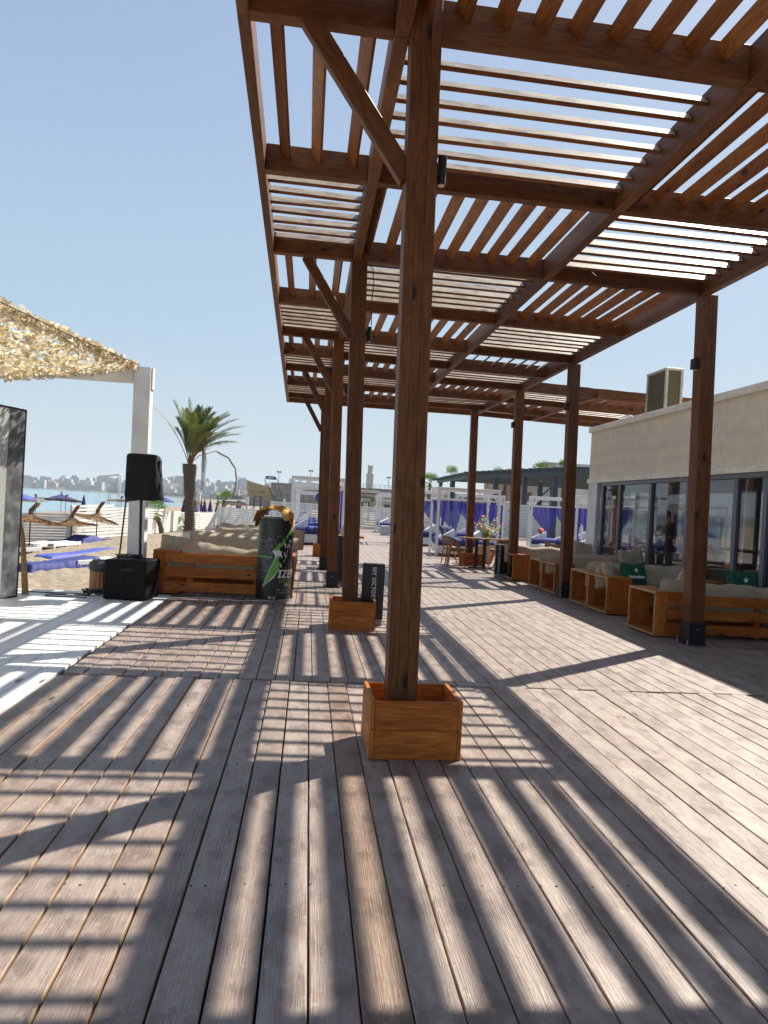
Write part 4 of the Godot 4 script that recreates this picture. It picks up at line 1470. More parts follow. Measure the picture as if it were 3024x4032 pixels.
	pts = []
	for i in 24:
		var f := i / 23.0
		var a := PI * 0.5 + PI * f
		pts.append(Vector3(-0.10 + (0.5 if f < 0.001 or f > 0.999 else 0.0) + cos(a) * 0.08, 0.009, 0.26 + sin(a) * 0.10))
	tube(s, pts, 0.007, 6)
	put(cc, "wire", s, M.rubber)
	cc = thing("extension_lead", Vector3(-0.9, 0.0, -11.05), "thin white cord lying along the foot of the slatted sofa", "cord")
	s = new_st()
	pts = []
	for i in 30:
		var f := i / 29.0
		pts.append(Vector3(-1.2 + 1.6 * f, 0.008, 0.05 * sin(f * 11.0) + 0.02 * sin(f * 29.0)))
	tube(s, pts, 0.006, 6)
	put(cc, "wire", s, M.white)
	# slatted bin behind the subwoofer
	var bn := thing("slatted_bin", Vector3(-2.99, 0, -11.42), "round bamboo slat bin behind the subwoofer with a dark bag over its rim", "bin")
	for i in 22:
		s = new_st()
		var a := TAU * i / 22.0
		cbox(s, Vector3(0.40, 0.014, 0.045), 0.004, Transform3D(Basis(Vector3(0, 1, 0), Vector3(cos(a), 0, sin(a)), Vector3(0, 1, 0).cross(Vector3(cos(a), 0, sin(a)))), Vector3(cos(a) * 0.185, 0.21, sin(a) * 0.185)), Vector2(rng.randf(), rng.randf()))
		put(bn, "slat", s, [M.crate_edge, M.crate[2], M.crate_edge, M.plank_side][i % 4])
	s = new_st()
	lathe(s, [Vector2(0.0, 0.02), Vector2(0.175, 0.02), Vector2(0.175, 0.40), Vector2(0.17, 0.40), Vector2(0.17, 0.03)], 20)
	put(bn, "liner", s, M.black)
	s = new_st()
	s.set_smooth_group(1)
	pts = [Vector2(0.19, 0.30), Vector2(0.215, 0.36), Vector2(0.21, 0.43), Vector2(0.16, 0.47), Vector2(0.08, 0.44), Vector2(0.0, 0.42)]
	lathe(s, pts, 18)
	put(bn, "bag", s, tri_map(mat(lin(0.035, 0.035, 0.035), 0.5, 0.0, null, M.snn, 1.0), 3.0))
	# mirror panel
	var mir := thing("mirror_panel", Vector3(-3.87, 0, -10.49), "tall grey mirror panel with a thin dark frame at the left edge of the picture", "mirror", "", 1.24)
	var mm := mat(lin(0.46, 0.47, 0.46), 0.10, 0.25)
	mm.roughness_texture = noise_tex(71, 0.006, 0.2, 1.0)
	mm.roughness = 0.40
	tri_map(mm, 0.35, false)
	s = new_st()
	bx(s, -0.90, 1.27, 0.0, 1.16, 2.50, 0.012)
	put(mir, "glass", s, mm)
	s = new_st()
	bx(s, -0.166, 1.27, 0.001, 0.306, 2.50, 0.012)
	var md := tri_map(mat(lin(0.30, 0.305, 0.32), 0.30, 0.2, noise_tex(72, 0.008, 0.45, 1.0)), 0.8, false)
	put(mir, "painted_reflection", s, md)  # darker reflection along the panel's right side, painted into its colour
	s = new_st()
	bx(s, -0.011, 1.27, -0.004, 0.022, 2.54, 0.035, 0.003)
	bx(s, -1.49, 1.27, -0.004, 0.022, 2.54, 0.035, 0.003)
	bx(s, -0.75, 2.533, -0.004, 1.458, 0.022, 0.035, 0.003)
	bx(s, -0.75, 0.011, -0.004, 1.458, 0.022, 0.035, 0.003)
	put(mir, "frame", s, M.iron)
	s = new_st()
	bx(s, -0.75, 1.27, -0.022, 1.44, 2.5, 0.02)
	put(mir, "backing", s, M.crate_edge)
	var st := thing("burlap_strut", Vector3(-3.94, 0, -10.85), "burlap wrapped strut leaning behind the mirror panel", "strut")
	s = new_st()
	tube(s, [Vector3(0.085, 0, 0.1), Vector3(0.05, 0.8, 0.2), Vector3(0.0, 1.1, 0.25)], [0.045, 0.03, 0.02], 10)
	put(st, "wrap", s, tri_map(mat(lin(0.42, 0.26, 0.10), 0.95, 0.0, M.sn, M.snn, 1.0), 3.0))
	# white post, beams and camouflage net
	var cp := thing("shade_canopy", Vector3(-2.645, 0, -11.8), "white post and beam holding a beige leaf camouflage net on the left", "canopy")
	s = new_st()
	cbox(s, Vector3(4.0, 0.25, 0.23), 0.006, along(Vector3(0.055, -0.55, 0), Vector3(0.0, 3.44, 0), Vector3(1, 0, 0)))
	put(cp, "post", s, M.white)
	s = new_st()
	bx(s, -3.0, 3.315, 0.02, 5.72, 0.25, 0.10, 0.005)
	put(cp, "beam", s, M.white)
	s = new_st()
	bx(s, 0.14, 3.28, -0.02, 0.022, 0.34, 0.16, 0.003)
	put(cp, "beam_end", s, M.white)
	s = new_st()
	cbox(s, Vector3(0.40, 0.05, 0.10), 0.003, along(Vector3(0.12, -0.4, -0.35), Vector3(0.28, 0.25, -0.2)))
	put(cp, "ground_strut", s, M.straw)
	s = new_st()
	tube(s, [Vector3(-0.05, 3.47, 0.05), Vector3(-0.40, 3.44, 1.8), Vector3(-0.75, 3.45, 3.6), Vector3(-1.35, 3.46, 6.6)], 0.007, 6)
	put(cp, "edge_rope", s, M.rubber)
	var pet := [new_st(), new_st(), new_st()]
	for i in 11000:
		var fz := rng.randf()
		var z := 0.03 + fz * 5.2
		var edge := -0.05 - 0.205 * z
		var fx := rng.randf()
		if i < 900: fx = rng.randf() * 0.015
		var x := edge - fx * 4.8
		var sag := -0.40 * sin(clampf(fx * 1.15, 0.0, 1.0) * PI * 0.62) * (1.0 - 0.35 * fz) - 0.10 * sin(fz * PI) * fx
		var y := 3.44 + sag + rng.randf_range(-0.055, 0.03) + (rng.randf_range(-0.02, 0.06) if i < 900 else 0.0)
		var nrm := Vector3(rng.randfn() * 0.55, 1.0, rng.randfn() * 0.55).normalized()
		if i < 900: nrm = Vector3(rng.randfn(), rng.randfn(), rng.randfn()).normalized()
		var t1 := nrm.cross(Vector3(rng.randfn(), rng.randfn(), rng.randfn())).normalized()
		var t2 := nrm.cross(t1)
		var r := rng.randf_range(0.026, 0.046)
		var c := Vector3(x, y, z)
		var ps := []
		for k in 7:
			var a := TAU * k / 7.0
			ps.append(c + (t1 * cos(a) * rng.randf_range(0.85, 1.15) + t2 * sin(a) * 0.85) * r + nrm * (0.012 * cos(a * 2.0)))
		for k in 7:
			tri(pet[i % 3], c, ps[k], ps[(k + 1) % 7], nrm)
	for i in 3:
		var c: Array = [[0.70, 0.62, 0.45], [0.62, 0.52, 0.35], [0.76, 0.69, 0.54]][i]
		var pm := foliage(c[0], c[1], c[2])
		pm.backlight = lin(c[0] * 0.55, c[1] * 0.5, c[2] * 0.35)
		pm.roughness = 0.8
		put(cp, "net_leaves", pet[i], pm).set_meta("kind", "stuff")
	can()

func bent(t: String, cap_h: float, bold: bool, ang: float, y: float, r: float, italic := 0.0) -> SurfaceTool:
	# lettering laid round an upright cylinder; ang = start angle from the camera side, to the right
	var tm := text_mesh(t, cap_h, bold, 0.002)
	tm.horizontal_alignment = HORIZONTAL_ALIGNMENT_LEFT
	var ar := tm.get_mesh_arrays()
	var vs: PackedVector3Array = ar[Mesh.ARRAY_VERTEX]
	var ix: PackedInt32Array = ar[Mesh.ARRAY_INDEX]
	var s := new_st()
	var x0 := 1e9
	for v in vs: x0 = minf(x0, v.x)
	for i in range(0, ix.size(), 3):
		var ps := []
		var a := 0.0
		for k in 3:
			var v := vs[ix[i + k]]
			a = ang + (v.x - x0 + v.y * italic) / r
			var rr := r + 0.0012 + v.z
			ps.append(Vector3(sin(a) * rr, y + v.y, cos(a) * rr))
		tri(s, ps[0], ps[1], ps[2], Vector3(sin(a), 0, cos(a)))
	return s

func wrap_print(s: SurfaceTool, poly: PackedVector2Array, r: float) -> void:
	# flat print wrapped on the cylinder: x = angle, y = height
	var y0 := 1e9
	var y1 := -1e9
	for p in poly:
		y0 = minf(y0, p.x); y1 = maxf(y1, p.x)
	var n := int(maxf(1.0, ceil((y1 - y0) / 0.12)))
	for i in n:
		var a := lerpf(y0, y1, float(i) / n)
		var b := lerpf(y0, y1, float(i + 1) / n)
		for piece in Geometry2D.intersect_polygons(poly, PackedVector2Array([Vector2(a, -1), Vector2(b, -1), Vector2(b, 9), Vector2(a, 9)])):
			var idx := Geometry2D.triangulate_polygon(piece)
			for k in range(0, idx.size(), 3):
				var ps := []
				for j in 3:
					var p: Vector2 = piece[idx[k + j]]
					ps.append(Vector3(sin(p.x) * r, p.y, cos(p.x) * r))
				var m := (a + b) * 0.5
				tri(s, ps[0], ps[1], ps[2], Vector3(sin(m), 0, cos(m)))

func can() -> void:
	var R := 0.262
	var c := thing("display_can", Vector3(-0.46, 0, -11.26), "giant black drink can with green lightning print beside the slatted sofa", "display can")
	var s := new_st()
	lathe(s, [Vector2(0.0, 0.004), Vector2(R - 0.01, 0.004), Vector2(R, 0.03), Vector2(R, 1.235), Vector2(R - 0.008, 1.25), Vector2(R - 0.02, 1.25), Vector2(R - 0.02, 0.9), Vector2(0.0, 0.9)], 56)
	put(c, "barrel", s, mat(lin(0.005, 0.0055, 0.0065), 0.3))
	s = new_st()
	lathe(s, [Vector2(R - 0.01, 0.0), Vector2(R + 0.006, 0.0), Vector2(R + 0.008, 0.014), Vector2(R + 0.004, 0.028), Vector2(R - 0.01, 0.03)], 56)
	lathe(s, [Vector2(R - 0.012, 1.236), Vector2(R + 0.003, 1.238), Vector2(R + 0.003, 1.25), Vector2(R - 0.012, 1.254)], 56)
	put(c, "rim", s, mat(lin(0.20, 0.21, 0.23), 0.4, 0.5))
	var g := mat(lin(0.10, 0.33, 0.035), 0.4)
	var w := mat(lin(0.62, 0.63, 0.62), 0.5)
	var gr := mat(lin(0.20, 0.21, 0.22), 0.5)
	var dg := mat(lin(0.018, 0.10, 0.03), 0.5)
	var P := func(a: Array) -> PackedVector2Array:
		var o := PackedVector2Array()
		for q in a:
			o.append(Vector2(asin(clampf(q[0], -0.99, 0.99)), q[1]))
		return o
	# the lightning bolt, white edge then green
	s = new_st()
	wrap_print(s, P.call([[-0.60, 0.215], [0.00, 0.63], [0.06, 0.685], [-0.13, 0.755], [0.97, 1.17], [0.985, 1.08], [0.50, 0.55], [0.32, 0.49], [0.02, 0.36]]), R + 0.0008)
	put(c, "print_edge", s, w)
	s = new_st()
	wrap_print(s, P.call([[-0.545, 0.235], [0.02, 0.62], [0.20, 0.70], [0.42, 0.66], [0.36, 0.54], [0.30, 0.50], [0.02, 0.385]]), R + 0.0016)
	wrap_print(s, P.call([[-0.08, 0.765], [0.30, 0.775], [0.44, 0.86], [0.72, 0.92], [0.90, 1.06], [0.955, 1.135], [0.74, 1.03], [0.40, 0.93]]), R + 0.0016)
	put(c, "print_green", s, g)
	s = new_st()
	var rr := RandomNumberGenerator.new(); rr.seed = 9
	for i in 60:
		var u := rr.randf_range(0.30, 0.93)
		var y := rr.randf_range(0.55, 0.98) + (u - 0.6) * 0.25
		var d := rr.randf_range(0.015, 0.05)
		var q := []
		for k in 5:
			var a := TAU * k / 5.0 + rr.randf()
			q.append([clampf(u + cos(a) * d * 1.7, -0.98, 0.985), y + sin(a) * d])
		wrap_print(s, P.call(q), R + 0.0018 + 0.00006 * i)
	put(c, "print_black", s, M.black)
	s = new_st()
	for q in [[0.0, 0.92, 0.02], [0.05, 0.865, 0.024], [-0.12, 0.85, 0.013], [0.13, 0.855, 0.014], [-0.09, 0.81, 0.012], [0.09, 0.64, 0.018], [0.28, 0.98, 0.02], [0.18, 0.97, 0.014]]:
		wrap_print(s, P.call([[q[0] - q[2] * 1.6, q[1] - q[2] * 0.5], [q[0] + q[2] * 1.5, q[1] - q[2] * 0.4], [q[0] + q[2] * 0.2, q[1] + q[2]]]), R + 0.001)
	put(c, "print_shards", s, gr)
	# lettering
	var L := [["IZEM", 0.118, true, 0.27, 0.42, w, 0.12], ["ENERGY", 0.052, false, 0.36, 0.315, g, 0.0], ["by", 0.036, false, 0.58, 0.255, g, 0.0], ["ifri", 0.046, true, 0.72, 0.258, w, 0.0], ["AVEC CAFÉINE D'ORIGINE", 0.024, true, 0.17, 0.185, gr, 0.0], ["ET EXTRAIT NATUREL", 0.024, true, 0.22, 0.145, gr, 0.0], ["RICHE EN VITAMINES", 0.024, true, 0.10, 0.107, dg, 0.0], ["25 cl", 0.036, true, -0.24, 0.068, w, 0.0], ["BOISSON ÉNERGISANTE", 0.019, true, 0.37, 0.033, w, 0.0]]
	for q in L:
		put(c, "lettering", bent(q[0], q[1], q[2], q[3], q[4], R + 0.001, q[6]), q[5])
	# the column of small print on the left: too fine to read, lines only
	s = new_st()
	var s2 := new_st()
	for i in 46:
		var y := 1.19 - i * 0.0195
		if i == 27: continue
		var x := -0.93
		while x < -0.14:
			var l := rr.randf_range(0.04, 0.16)
			if rr.randf() < 0.72:
				wrap_print(s2 if i < 12 else s, P.call([[x, y - 0.0042], [minf(x + l, -0.13), y - 0.0042], [minf(x + l, -0.13), y + 0.0042], [x, y + 0.0042]]), R + 0.001)
			x += l + 0.035
	put(c, "small_print", s, gr).set_meta("kind", "stuff")
	put(c, "small_print", s2, dg).set_meta("kind", "stuff")
	s = new_st()
	wrap_print(s, P.call([[-0.94, 0.655], [-0.12, 0.655], [-0.12, 0.68], [-0.94, 0.68]]), R + 0.0012)
	put(c, "print_band", s, g)
	s = new_st()
	wrap_print(s, P.call([[-0.105, 0.36], [-0.10, 0.36], [-0.10, 1.2], [-0.105, 1.2]]), R + 0.001)
	put(c, "print_rule", s, gr)
	# yellow cloth heaped on top
	var cl := thing("cloth", Vector3(-0.50, 1.245, -11.26), "crumpled yellow and white cloth lying on top of the giant can", "cloth")
	var nz := FastNoiseLite.new(); nz.seed = 12; nz.frequency = 1.0; nz.fractal_octaves = 3
	s = new_st()
	s.set_smooth_group(1)
	var N := 46
	var g2 := []
	for i in N + 1:
		var row := []
		for j in N + 1:
			var a := TAU * i / N
			var f := float(j) / N
			var ra := f * (0.30 + 0.10 * sin(a * 2.0 + 0.6) + 0.07 * nz.get_noise_2d(cos(a) * 1.5, sin(a) * 1.5))
			var x := cos(a) * ra * 1.0
			var z := sin(a) * ra * 0.9
			var d := sqrt(x * x + z * z)
			var hp := 0.115 * exp(-pow((x - 0.10) / 0.16, 2.0) - z * z * 8.0) + 0.085 * exp(-pow((x + 0.14) / 0.12, 2.0) - z * z * 10.0) + 0.03
			var y := hp + absf(nz.get_noise_2d(x * 7.0, z * 7.0)) * 0.09 + absf(nz.get_noise_2d(x * 16.0 + 9.0, z * 16.0)) * 0.025
			var fold := 0.0
			if d > 0.262:
				y -= (d - 0.262) * (1.5 + 0.6 * sin(a * 7.0))
				fold = maxf(0.0, d - 0.30 - 0.015 * sin(a * 9.0)) * 0.95
			x -= cos(a) * fold
			z -= sin(a) * fold
			row.append([Vector3(x, y, z), Vector2(x * 2.0, z * 2.0 + y)])
		g2.append(row)
	for i in N:
		for j in N:
			var q := [g2[i][j], g2[i + 1][j], g2[i + 1][j + 1], g2[i][j + 1]]
			for k in [0, 1, 2, 0, 2, 3]:
				s.set_uv(q[k][1]); s.add_vertex(q[k][0])
	s.index()
	s.generate_normals()
	var yt := NoiseTexture2D.new()
	var yn := FastNoiseLite.new(); yn.seed = 4; yn.frequency = 0.012; yn.fractal_octaves = 2
	yt.noise = yn; yt.width = 256; yt.height = 256; yt.seamless = true
	var gd := Gradient.new()
	gd.set_color(0, Color(0.80, 0.50, 0.05)); gd.set_color(1, Color(0.80, 0.66, 0.36))
	gd.add_point(0.52, Color(0.82, 0.55, 0.10)); gd.add_point(0.58, Color(0.82, 0.70, 0.42))
	yt.color_ramp = gd
	var ym := mat(Color(0.88, 0.88, 0.88), 0.9, 0.0, yt)
	ym.cull_mode = BaseMaterial3D.CULL_DISABLED
	put(cl, "fabric", s, ym)

# ---------------------------------------------------------------- cabanas on the far deck
func curtain(s: SurfaceTool, w: float, h: float, gather: float, side: float, sd: int) -> void:
	# hung along +X from 0 to w at y = h, pulled to x = gather at tie height
	var n := 30
	var m := 16
	var tie := h * 0.42
	var g := []
	for i in n + 1:
		var row := []
		for j in m + 1:
			var u := float(i) / n
			var v := float(j) / m
			var y := lerpf(h, tie - 0.30, v)
			var vt := clampf((h - y) / (h - tie), 0.0, 1.0)
			var pull := pow(vt, 1.7)
			var far := absf(u * w - gather) / w
			var x := lerpf(u * w, gather + (u - 0.5) * 0.10, pull)
			if vt >= 1.0: x = gather + (u - 0.5) * (0.08 + 0.35 * (tie - y))
			y += 0.0
			var yy := y
			if vt < 1.0: yy = y + (1.0 - pull) * 0.0 + far * 0.25 * pull * (1.0 - vt)
			var z := 0.035 * sin(u * 34.0 + sd) * (1.0 - 0.3 * pull) + 0.02 * sin(u * 13.0 + sd * 2.0)
			row.append([Vector3(x, yy, z * side), Vector2(u, v)])
		g.append(row)
	for i in n:
		for j in m:
			var q := [g[i][j], g[i + 1][j], g[i + 1][j + 1], g[i][j + 1]]
			for k in [0, 1, 2, 0, 2, 3]:
				s.set_uv(q[k][1]); s.add_vertex(q[k][0])

func make_cabana(w: float, d: float, h: float) -> Node3D:
	var c := thing("beach_cabana", Vector3.ZERO, "", "cabana")
	for q in [[0, 0], [1, 0], [0, 1], [1, 1]]:
		var s := new_st()
		bx(s, (q[0] - 0.5) * (w - 0.08), h * 0.5, -q[1] * (d - 0.08) - 0.04, 0.08, h - 0.002, 0.08, 0.006)
		put(c, "post", s, M.white_wood)
	for y in [h - 0.05, h - 0.38]:
		for q in [0.0, 1.0]:
			var s := new_st()
			bx(s, 0, y, -q * (d - 0.08) - 0.04, w - 0.165, 0.09 if y > h - 0.2 else 0.04, 0.05, 0.004)
			put(c, "rail", s, M.white_wood)
			s = new_st()
			bx(s, (q - 0.5) * (w - 0.08), y, -d * 0.5, 0.05, 0.09 if y > h - 0.2 else 0.04, d - 0.165, 0.004)
			put(c, "rail", s, M.white_wood)
	for i in 3:
		var s := new_st()
		bx(s, 0, h - 0.0, -d * (0.25 + 0.25 * i), w + 0.05, 0.03, 0.09, 0.003)
		put(c, "roof_slat", s, M.white_wood)
	for q in [[-1, 0], [1, 0], [-1, 1], [1, 1]]:
		var sb := new_st()
		cbox(sb, Vector3(0.42, 0.03, 0.03), 0.002, along(Vector3(q[0] * (w * 0.5 - 0.08), h - 0.36, -q[1] * (d - 0.08) - 0.04), Vector3(q[0] * (w * 0.5 - 0.36), h - 0.10, -q[1] * (d - 0.08) - 0.04)))
		put(c, "corner_brace", sb, M.white_wood)
	var s := new_st()
	bx(s, 0, 0.22, -d * 0.5, w - 0.2, 0.26, d - 0.3, 0.01)
	put(c, "bed_base", s, M.white_wood)
	s = new_st()
	cbox(s, Vector3(w - 0.16, 0.21, d - 0.26), 0.05, Transform3D(Basis.IDENTITY, Vector3(0, 0.465, -d * 0.5)))
	var mt := put(c, "mattress", s, M.blue)
	s = new_st()
	bx(s, 0, 0.5735, -d * 0.5, w - 0.28, 0.008, d - 0.40, 0.003)
	put(mt, "top_sheet", s, M.blue2)
	s = new_st()
	var wx := w * 0.5 - 0.16
	for e in [[-1.0, 0.35], [0.1, 0.85]]:
		var a: float = e[0] * wx
		var b: float = a + 0.55
		var y0 := 0.578
		quad(s, Vector3(a, y0, -d * 0.35), Vector3(b, y0 + 0.30, -d * 0.35), Vector3(b, y0 + 0.30, -d * 0.85), Vector3(a, y0, -d * 0.85), Vector3(-0.5, 0.87, 0).normalized())
		quad(s, Vector3(b, y0, -d * 0.35), Vector3(b, y0 + 0.30, -d * 0.35), Vector3(b, y0 + 0.30, -d * 0.85), Vector3(b, y0, -d * 0.85), Vector3.RIGHT)
		for z in [-d * 0.35, -d * 0.85]:
			tri(s, Vector3(a, y0, z), Vector3(b, y0, z), Vector3(b, y0 + 0.30, z), Vector3(0, 0, 1.0 if z > -d * 0.5 else -1.0))
	put(c, "headrest", s, M.white)
	s = new_st()
	s.set_smooth_group(1)
	curtain(s, w * 0.52, h - 0.40, w * 0.40, 1.0, 1)
	s.index()
	s.generate_normals()
	put(c, "curtain", s, M.curtain, Transform3D(Basis.IDENTITY, Vector3(-w * 0.5 + 0.05, 0, -d + 0.06)))
	s = new_st()
	s.set_smooth_group(1)
	curtain(s, w * 0.46, h - 0.40, w * 0.42, 1.0, 4)
	s.index()
	s.generate_normals()
	var cm := s.commit()
	put(c, "curtain", cm, M.curtain, Transform3D(Basis.IDENTITY, Vector3(0.02, 0, -d + 0.05)))
	put(c, "curtain", cm, M.curtain, Transform3D(Basis(Vector3.UP, PI * 0.5), Vector3(w * 0.5 - 0.05, 0, -0.55)))
	return c

func beach_beds() -> void:
	var g := "white framed beach cabanas with blue curtains"
	var c := make_cabana(2.05, 2.1, 2.25)
	var cs := [[5.17, -23.55, -0.06, 1.0, "white cabana with blue curtains right behind the dining table"], [4.62, -29.5, -0.05, 1.0, "white cabana behind the nearest right one, with red pillows"], [7.2, -30.6, -0.2, 1.0, "white cabana showing between the third and second right posts"], [9.75, -28.3, -0.25, 1.0, "white cabana just left of the second right post"], [10.0, -24.0, -0.3, 1.0, "white cabana cut by the corner of the restaurant"], [12.6, -31.5, -0.3, 1.0, "white cabana behind the second post, before the board wall"], [0.32, -26.3, 0.0, 1.08, "nearest white cabana left of the post row, its blue bed in front"], [0.33, -33.0, 0.0, 1.06, "second white cabana in the row left of the posts"], [0.34, -37.6, 0.0, 1.06, "third white cabana in the row left of the posts"], [0.36, -42.4, 0.0, 1.06, "farthest white cabana in the row left of the posts"], [5.1, -42.5, 0.0, 1.0, "small white cabana by the end fence, beside the main post"], [15.2, -27.5, -0.4, 1.0, "white cabana seen through the restaurant glass"], [17.5, -34.0, -0.4, 1.0, "white cabana seen far through the restaurant glass"]]
	for i in cs.size():
		var q: Array = cs[i]
		var o: Node3D = c if i == 0 else dup(c, "beach_cabana", Vector3.ZERO)
		o.position = Vector3(q[0], 0, q[1])
		o.rotation.y = q[2]
		o.scale = Vector3(0.93 if q[3] > 1.0 else 1.0, q[3], 1.0)
		tag(o, q[4], "cabana", g)
		if i >= 6 and i <= 10:
			var left := 1
			for ch in o.get_children():
				if String(ch.name).begins_with("curtain") and (left > 0 or i == 10):
					left -= 1
					o.remove_child(ch)
					ch.free()
	var n := 0
	for q in [[4.70, 0.80, -24.7, "patterned", "dark blue patterned pillow on the bed behind the dining table"], [4.2, 0.80, -30.7, "red", "dark red pillow on the cabana bed left of the flower pot"], [9.55, 0.82, -29.4, "red", "dark red pillow on the cabana bed by the second right post"], [4.75, 0.78, -30.9, "red", "second dark red pillow lying beside the first"]]:
		cushion(Vector3(q[0], q[1], q[2]), Vector3(0.5, 0.40, 0.14), M.red if q[3] == "red" else tri_map(mat(lin(0.10, 0.12, 0.30), 0.85, 0.0, noise_tex(91, 0.05, 0.2, 1.0)), 3.0), -0.5, 0.4 if n == 0 else 0.9, 0.1, 200 + n, q[4])
		n += 1
	var st := thing("side_table", Vector3(3.55, 0, -24.1), "small white side table at the foot of the nearest right cabana", "side table", "white side tables")
	var s := new_st()
	bx(s, 0, 0.475, 0, 0.5, 0.03, 0.45, 0.004)
	put(st, "top", s, M.white_wood)
	for e in [-0.2, 0.2]:
		s = new_st()
		bx(s, e, 0.23, 0, 0.07, 0.46, 0.40, 0.004)
		put(st, "leg", s, M.white_wood)
	dup(st, "side_table", Vector3(8.55, 0, -25.6), 0.2, "small white side table left of the second right post", "side table", "white side tables")
	for i in 3:
		var b := thing("storage_box", [Vector3(4.1, 0, -38.9), Vector3(4.55, 0, -36.8), Vector3(1.9, 0, -36.0)][i], ["pale grey box in front of the small cabana by the end fence", "second pale grey box, half hidden by the main post", "pale grey box beside the left row of cabanas"][i], "box", "pale grey boxes")
		s = new_st()
		bx(s, 0, 0.25, 0, 0.46, 0.48, 0.5, 0.008)
		put(b, "case", s, tri_map(mat(lin(0.50, 0.53, 0.54), 0.6, 0.0, M.sn), 1.0))
		s = new_st()
		bx(s, 0, 0.495, 0, 0.48, 0.014, 0.52, 0.003)
		put(b, "lid", s, M.white)

# ---------------------------------------------------------------- fences
func fence_panel(a: Vector3, b: Vector3, h: float, n: int, label: String, group: String, gap := 0.35) -> void:
	var f := thing("fence_panel", a, label, "fence", group)
	var inv := f.transform.affine_inverse()
	var d := (b - a)
	var l := d.length()
	for e in [0, 1]:
		var s := new_st()
		var p: Vector3 = a if e == 0 else b
		cbox(s, Vector3(0.16, h + 0.25, 0.10), 0.006, Transform3D(Basis(Vector3.UP, atan2(-d.z, d.x)), p + Vector3(0, h * 0.5 - 0.09, 0) + d.normalized() * (0.08 if e == 0 else -0.085)))
		put(f, "post", s, M.white_wood, inv)
	var ph := h / n
	for k in n:
		var up := Vector3(0, 1, 0)
		var y := ph * (k + 0.5) + 0.05
		var s := new_st()
		cbox(s, Vector3(l - 0.01, ph * (1.0 - gap), 0.022), 0.003, along(a + Vector3(0, y, 0), b + Vector3(0, y, 0)), Vector2(rng.randf(), rng.randf()))
		put(f, "slat", s, M.white_wood, inv * Transform3D(Basis.IDENTITY, d.cross(up).normalized() * 0.062))

func fences() -> void:
	var g := "white slat fence panels on the sand"
	var pts := [[-15.3, -34.7, 1.3], [-13.1, -35.6, 1.32], [-11.15, -36.3, 1.3], [-10.08, -39.6, 1.72], [-8.98, -42.4, 1.55], [-8.86, -47.4, 1.45], [-8.8, -52.5, 1.35], [-8.1, -56.6, 1.3], [-7.45, -60.7, 1.25]]
	var lb := ["white slat fence panel left of the straw umbrellas, partly behind the mirror", "low white slat fence panel behind the white loungers", "tall white slat fence panel behind the straw umbrellas", "white slat fence panel between the umbrellas and the white post", "white slat fence panel just right of the white post", "white slat fence panel behind the small bent palm", "white slat fence panel behind the big palm trunk", "low white slat fence panel right of the big palm"]
	for i in pts.size() - 1:
		var a := Vector3(pts[i][0], 0, pts[i][1])
		var b := Vector3(pts[i + 1][0], 0, pts[i + 1][1])
		a.y = land(a.x, a.z) - 0.02
		b.y = land(b.x, b.z) - 0.02
		fence_panel(a, b, pts[i + 1][2], 10, lb[i], g, 0.30)
	var p2 := [[-7.25, -61.0, 1.75], [-6.0, -58.5, 1.75], [-4.75, -56.0, 1.75], [-3.5, -53.3, 1.75]]
	for i in 3:
		var a := Vector3(p2[i][0], SAND, p2[i][1])
		var b := Vector3(p2[i + 1][0], SAND, p2[i + 1][1])
		fence_panel(a, b, 1.75, 10, ["taller white fence panel by the third palm", "taller white fence panel behind the stacked loungers", "taller white fence panel left of the giant can's cloth"][i], g, 0.22)
	var x := -2.4
	for i in 5:
		fence_panel(Vector3(x, 0.0, -47.3), Vector3(x + 2.45, 0.0, -47.3), 1.42, 9, ["white slat deck end fence, leftmost panel behind the cabana row", "white deck end fence panel between the left cabana row and the second post", "white deck end fence panel straight between the second and main post", "white deck end fence panel just right of the main post", "white deck end fence panel behind the red pillow cabana"][i], "white slat panels of the deck end fence", 0.25)
		x += 2.46
	for i in 4:
		fence_panel(Vector3(x, 0.0, -47.3), Vector3(x + 3.0, 0.0, -47.3), 2.1, 11, ["tall white board wall panel behind the dining table cabana", "tall white board wall panel behind the second right post", "tall white board wall panel right of the second post", "tall white board wall panel seen through the restaurant"][i], "tall white board walls behind the cabanas", 0.06)
		x += 3.01
	# rope barrier before the end fence
	for i in 5:
		var r := thing("rope_post", Vector3(-1.0 + 2.2 * i, 0, -46.5), ["white rope post left of the cabana row", "white rope post behind the cabana row", "white rope post beside the second post", "white rope post behind the small cabana", "white rope post behind the red pillow cabana"][i], "post", "white rope barrier posts")
		var s := new_st()
		bx(s, 0, 0.40, 0, 0.07, 0.80, 0.07, 0.006)
		put(r, "stake", s, M.white_wood)
		if i < 4:
			for y in [0.72, 0.36]:
				s = new_st()
				var rp := []
				for k in 9:
					var f := k / 8.0
					rp.append(Vector3(2.2 * f, y - 0.5 * f * (1.0 - f), 0))
				tube(s, rp, 0.018, 5)
				put(r, "rope", s, M.straw)

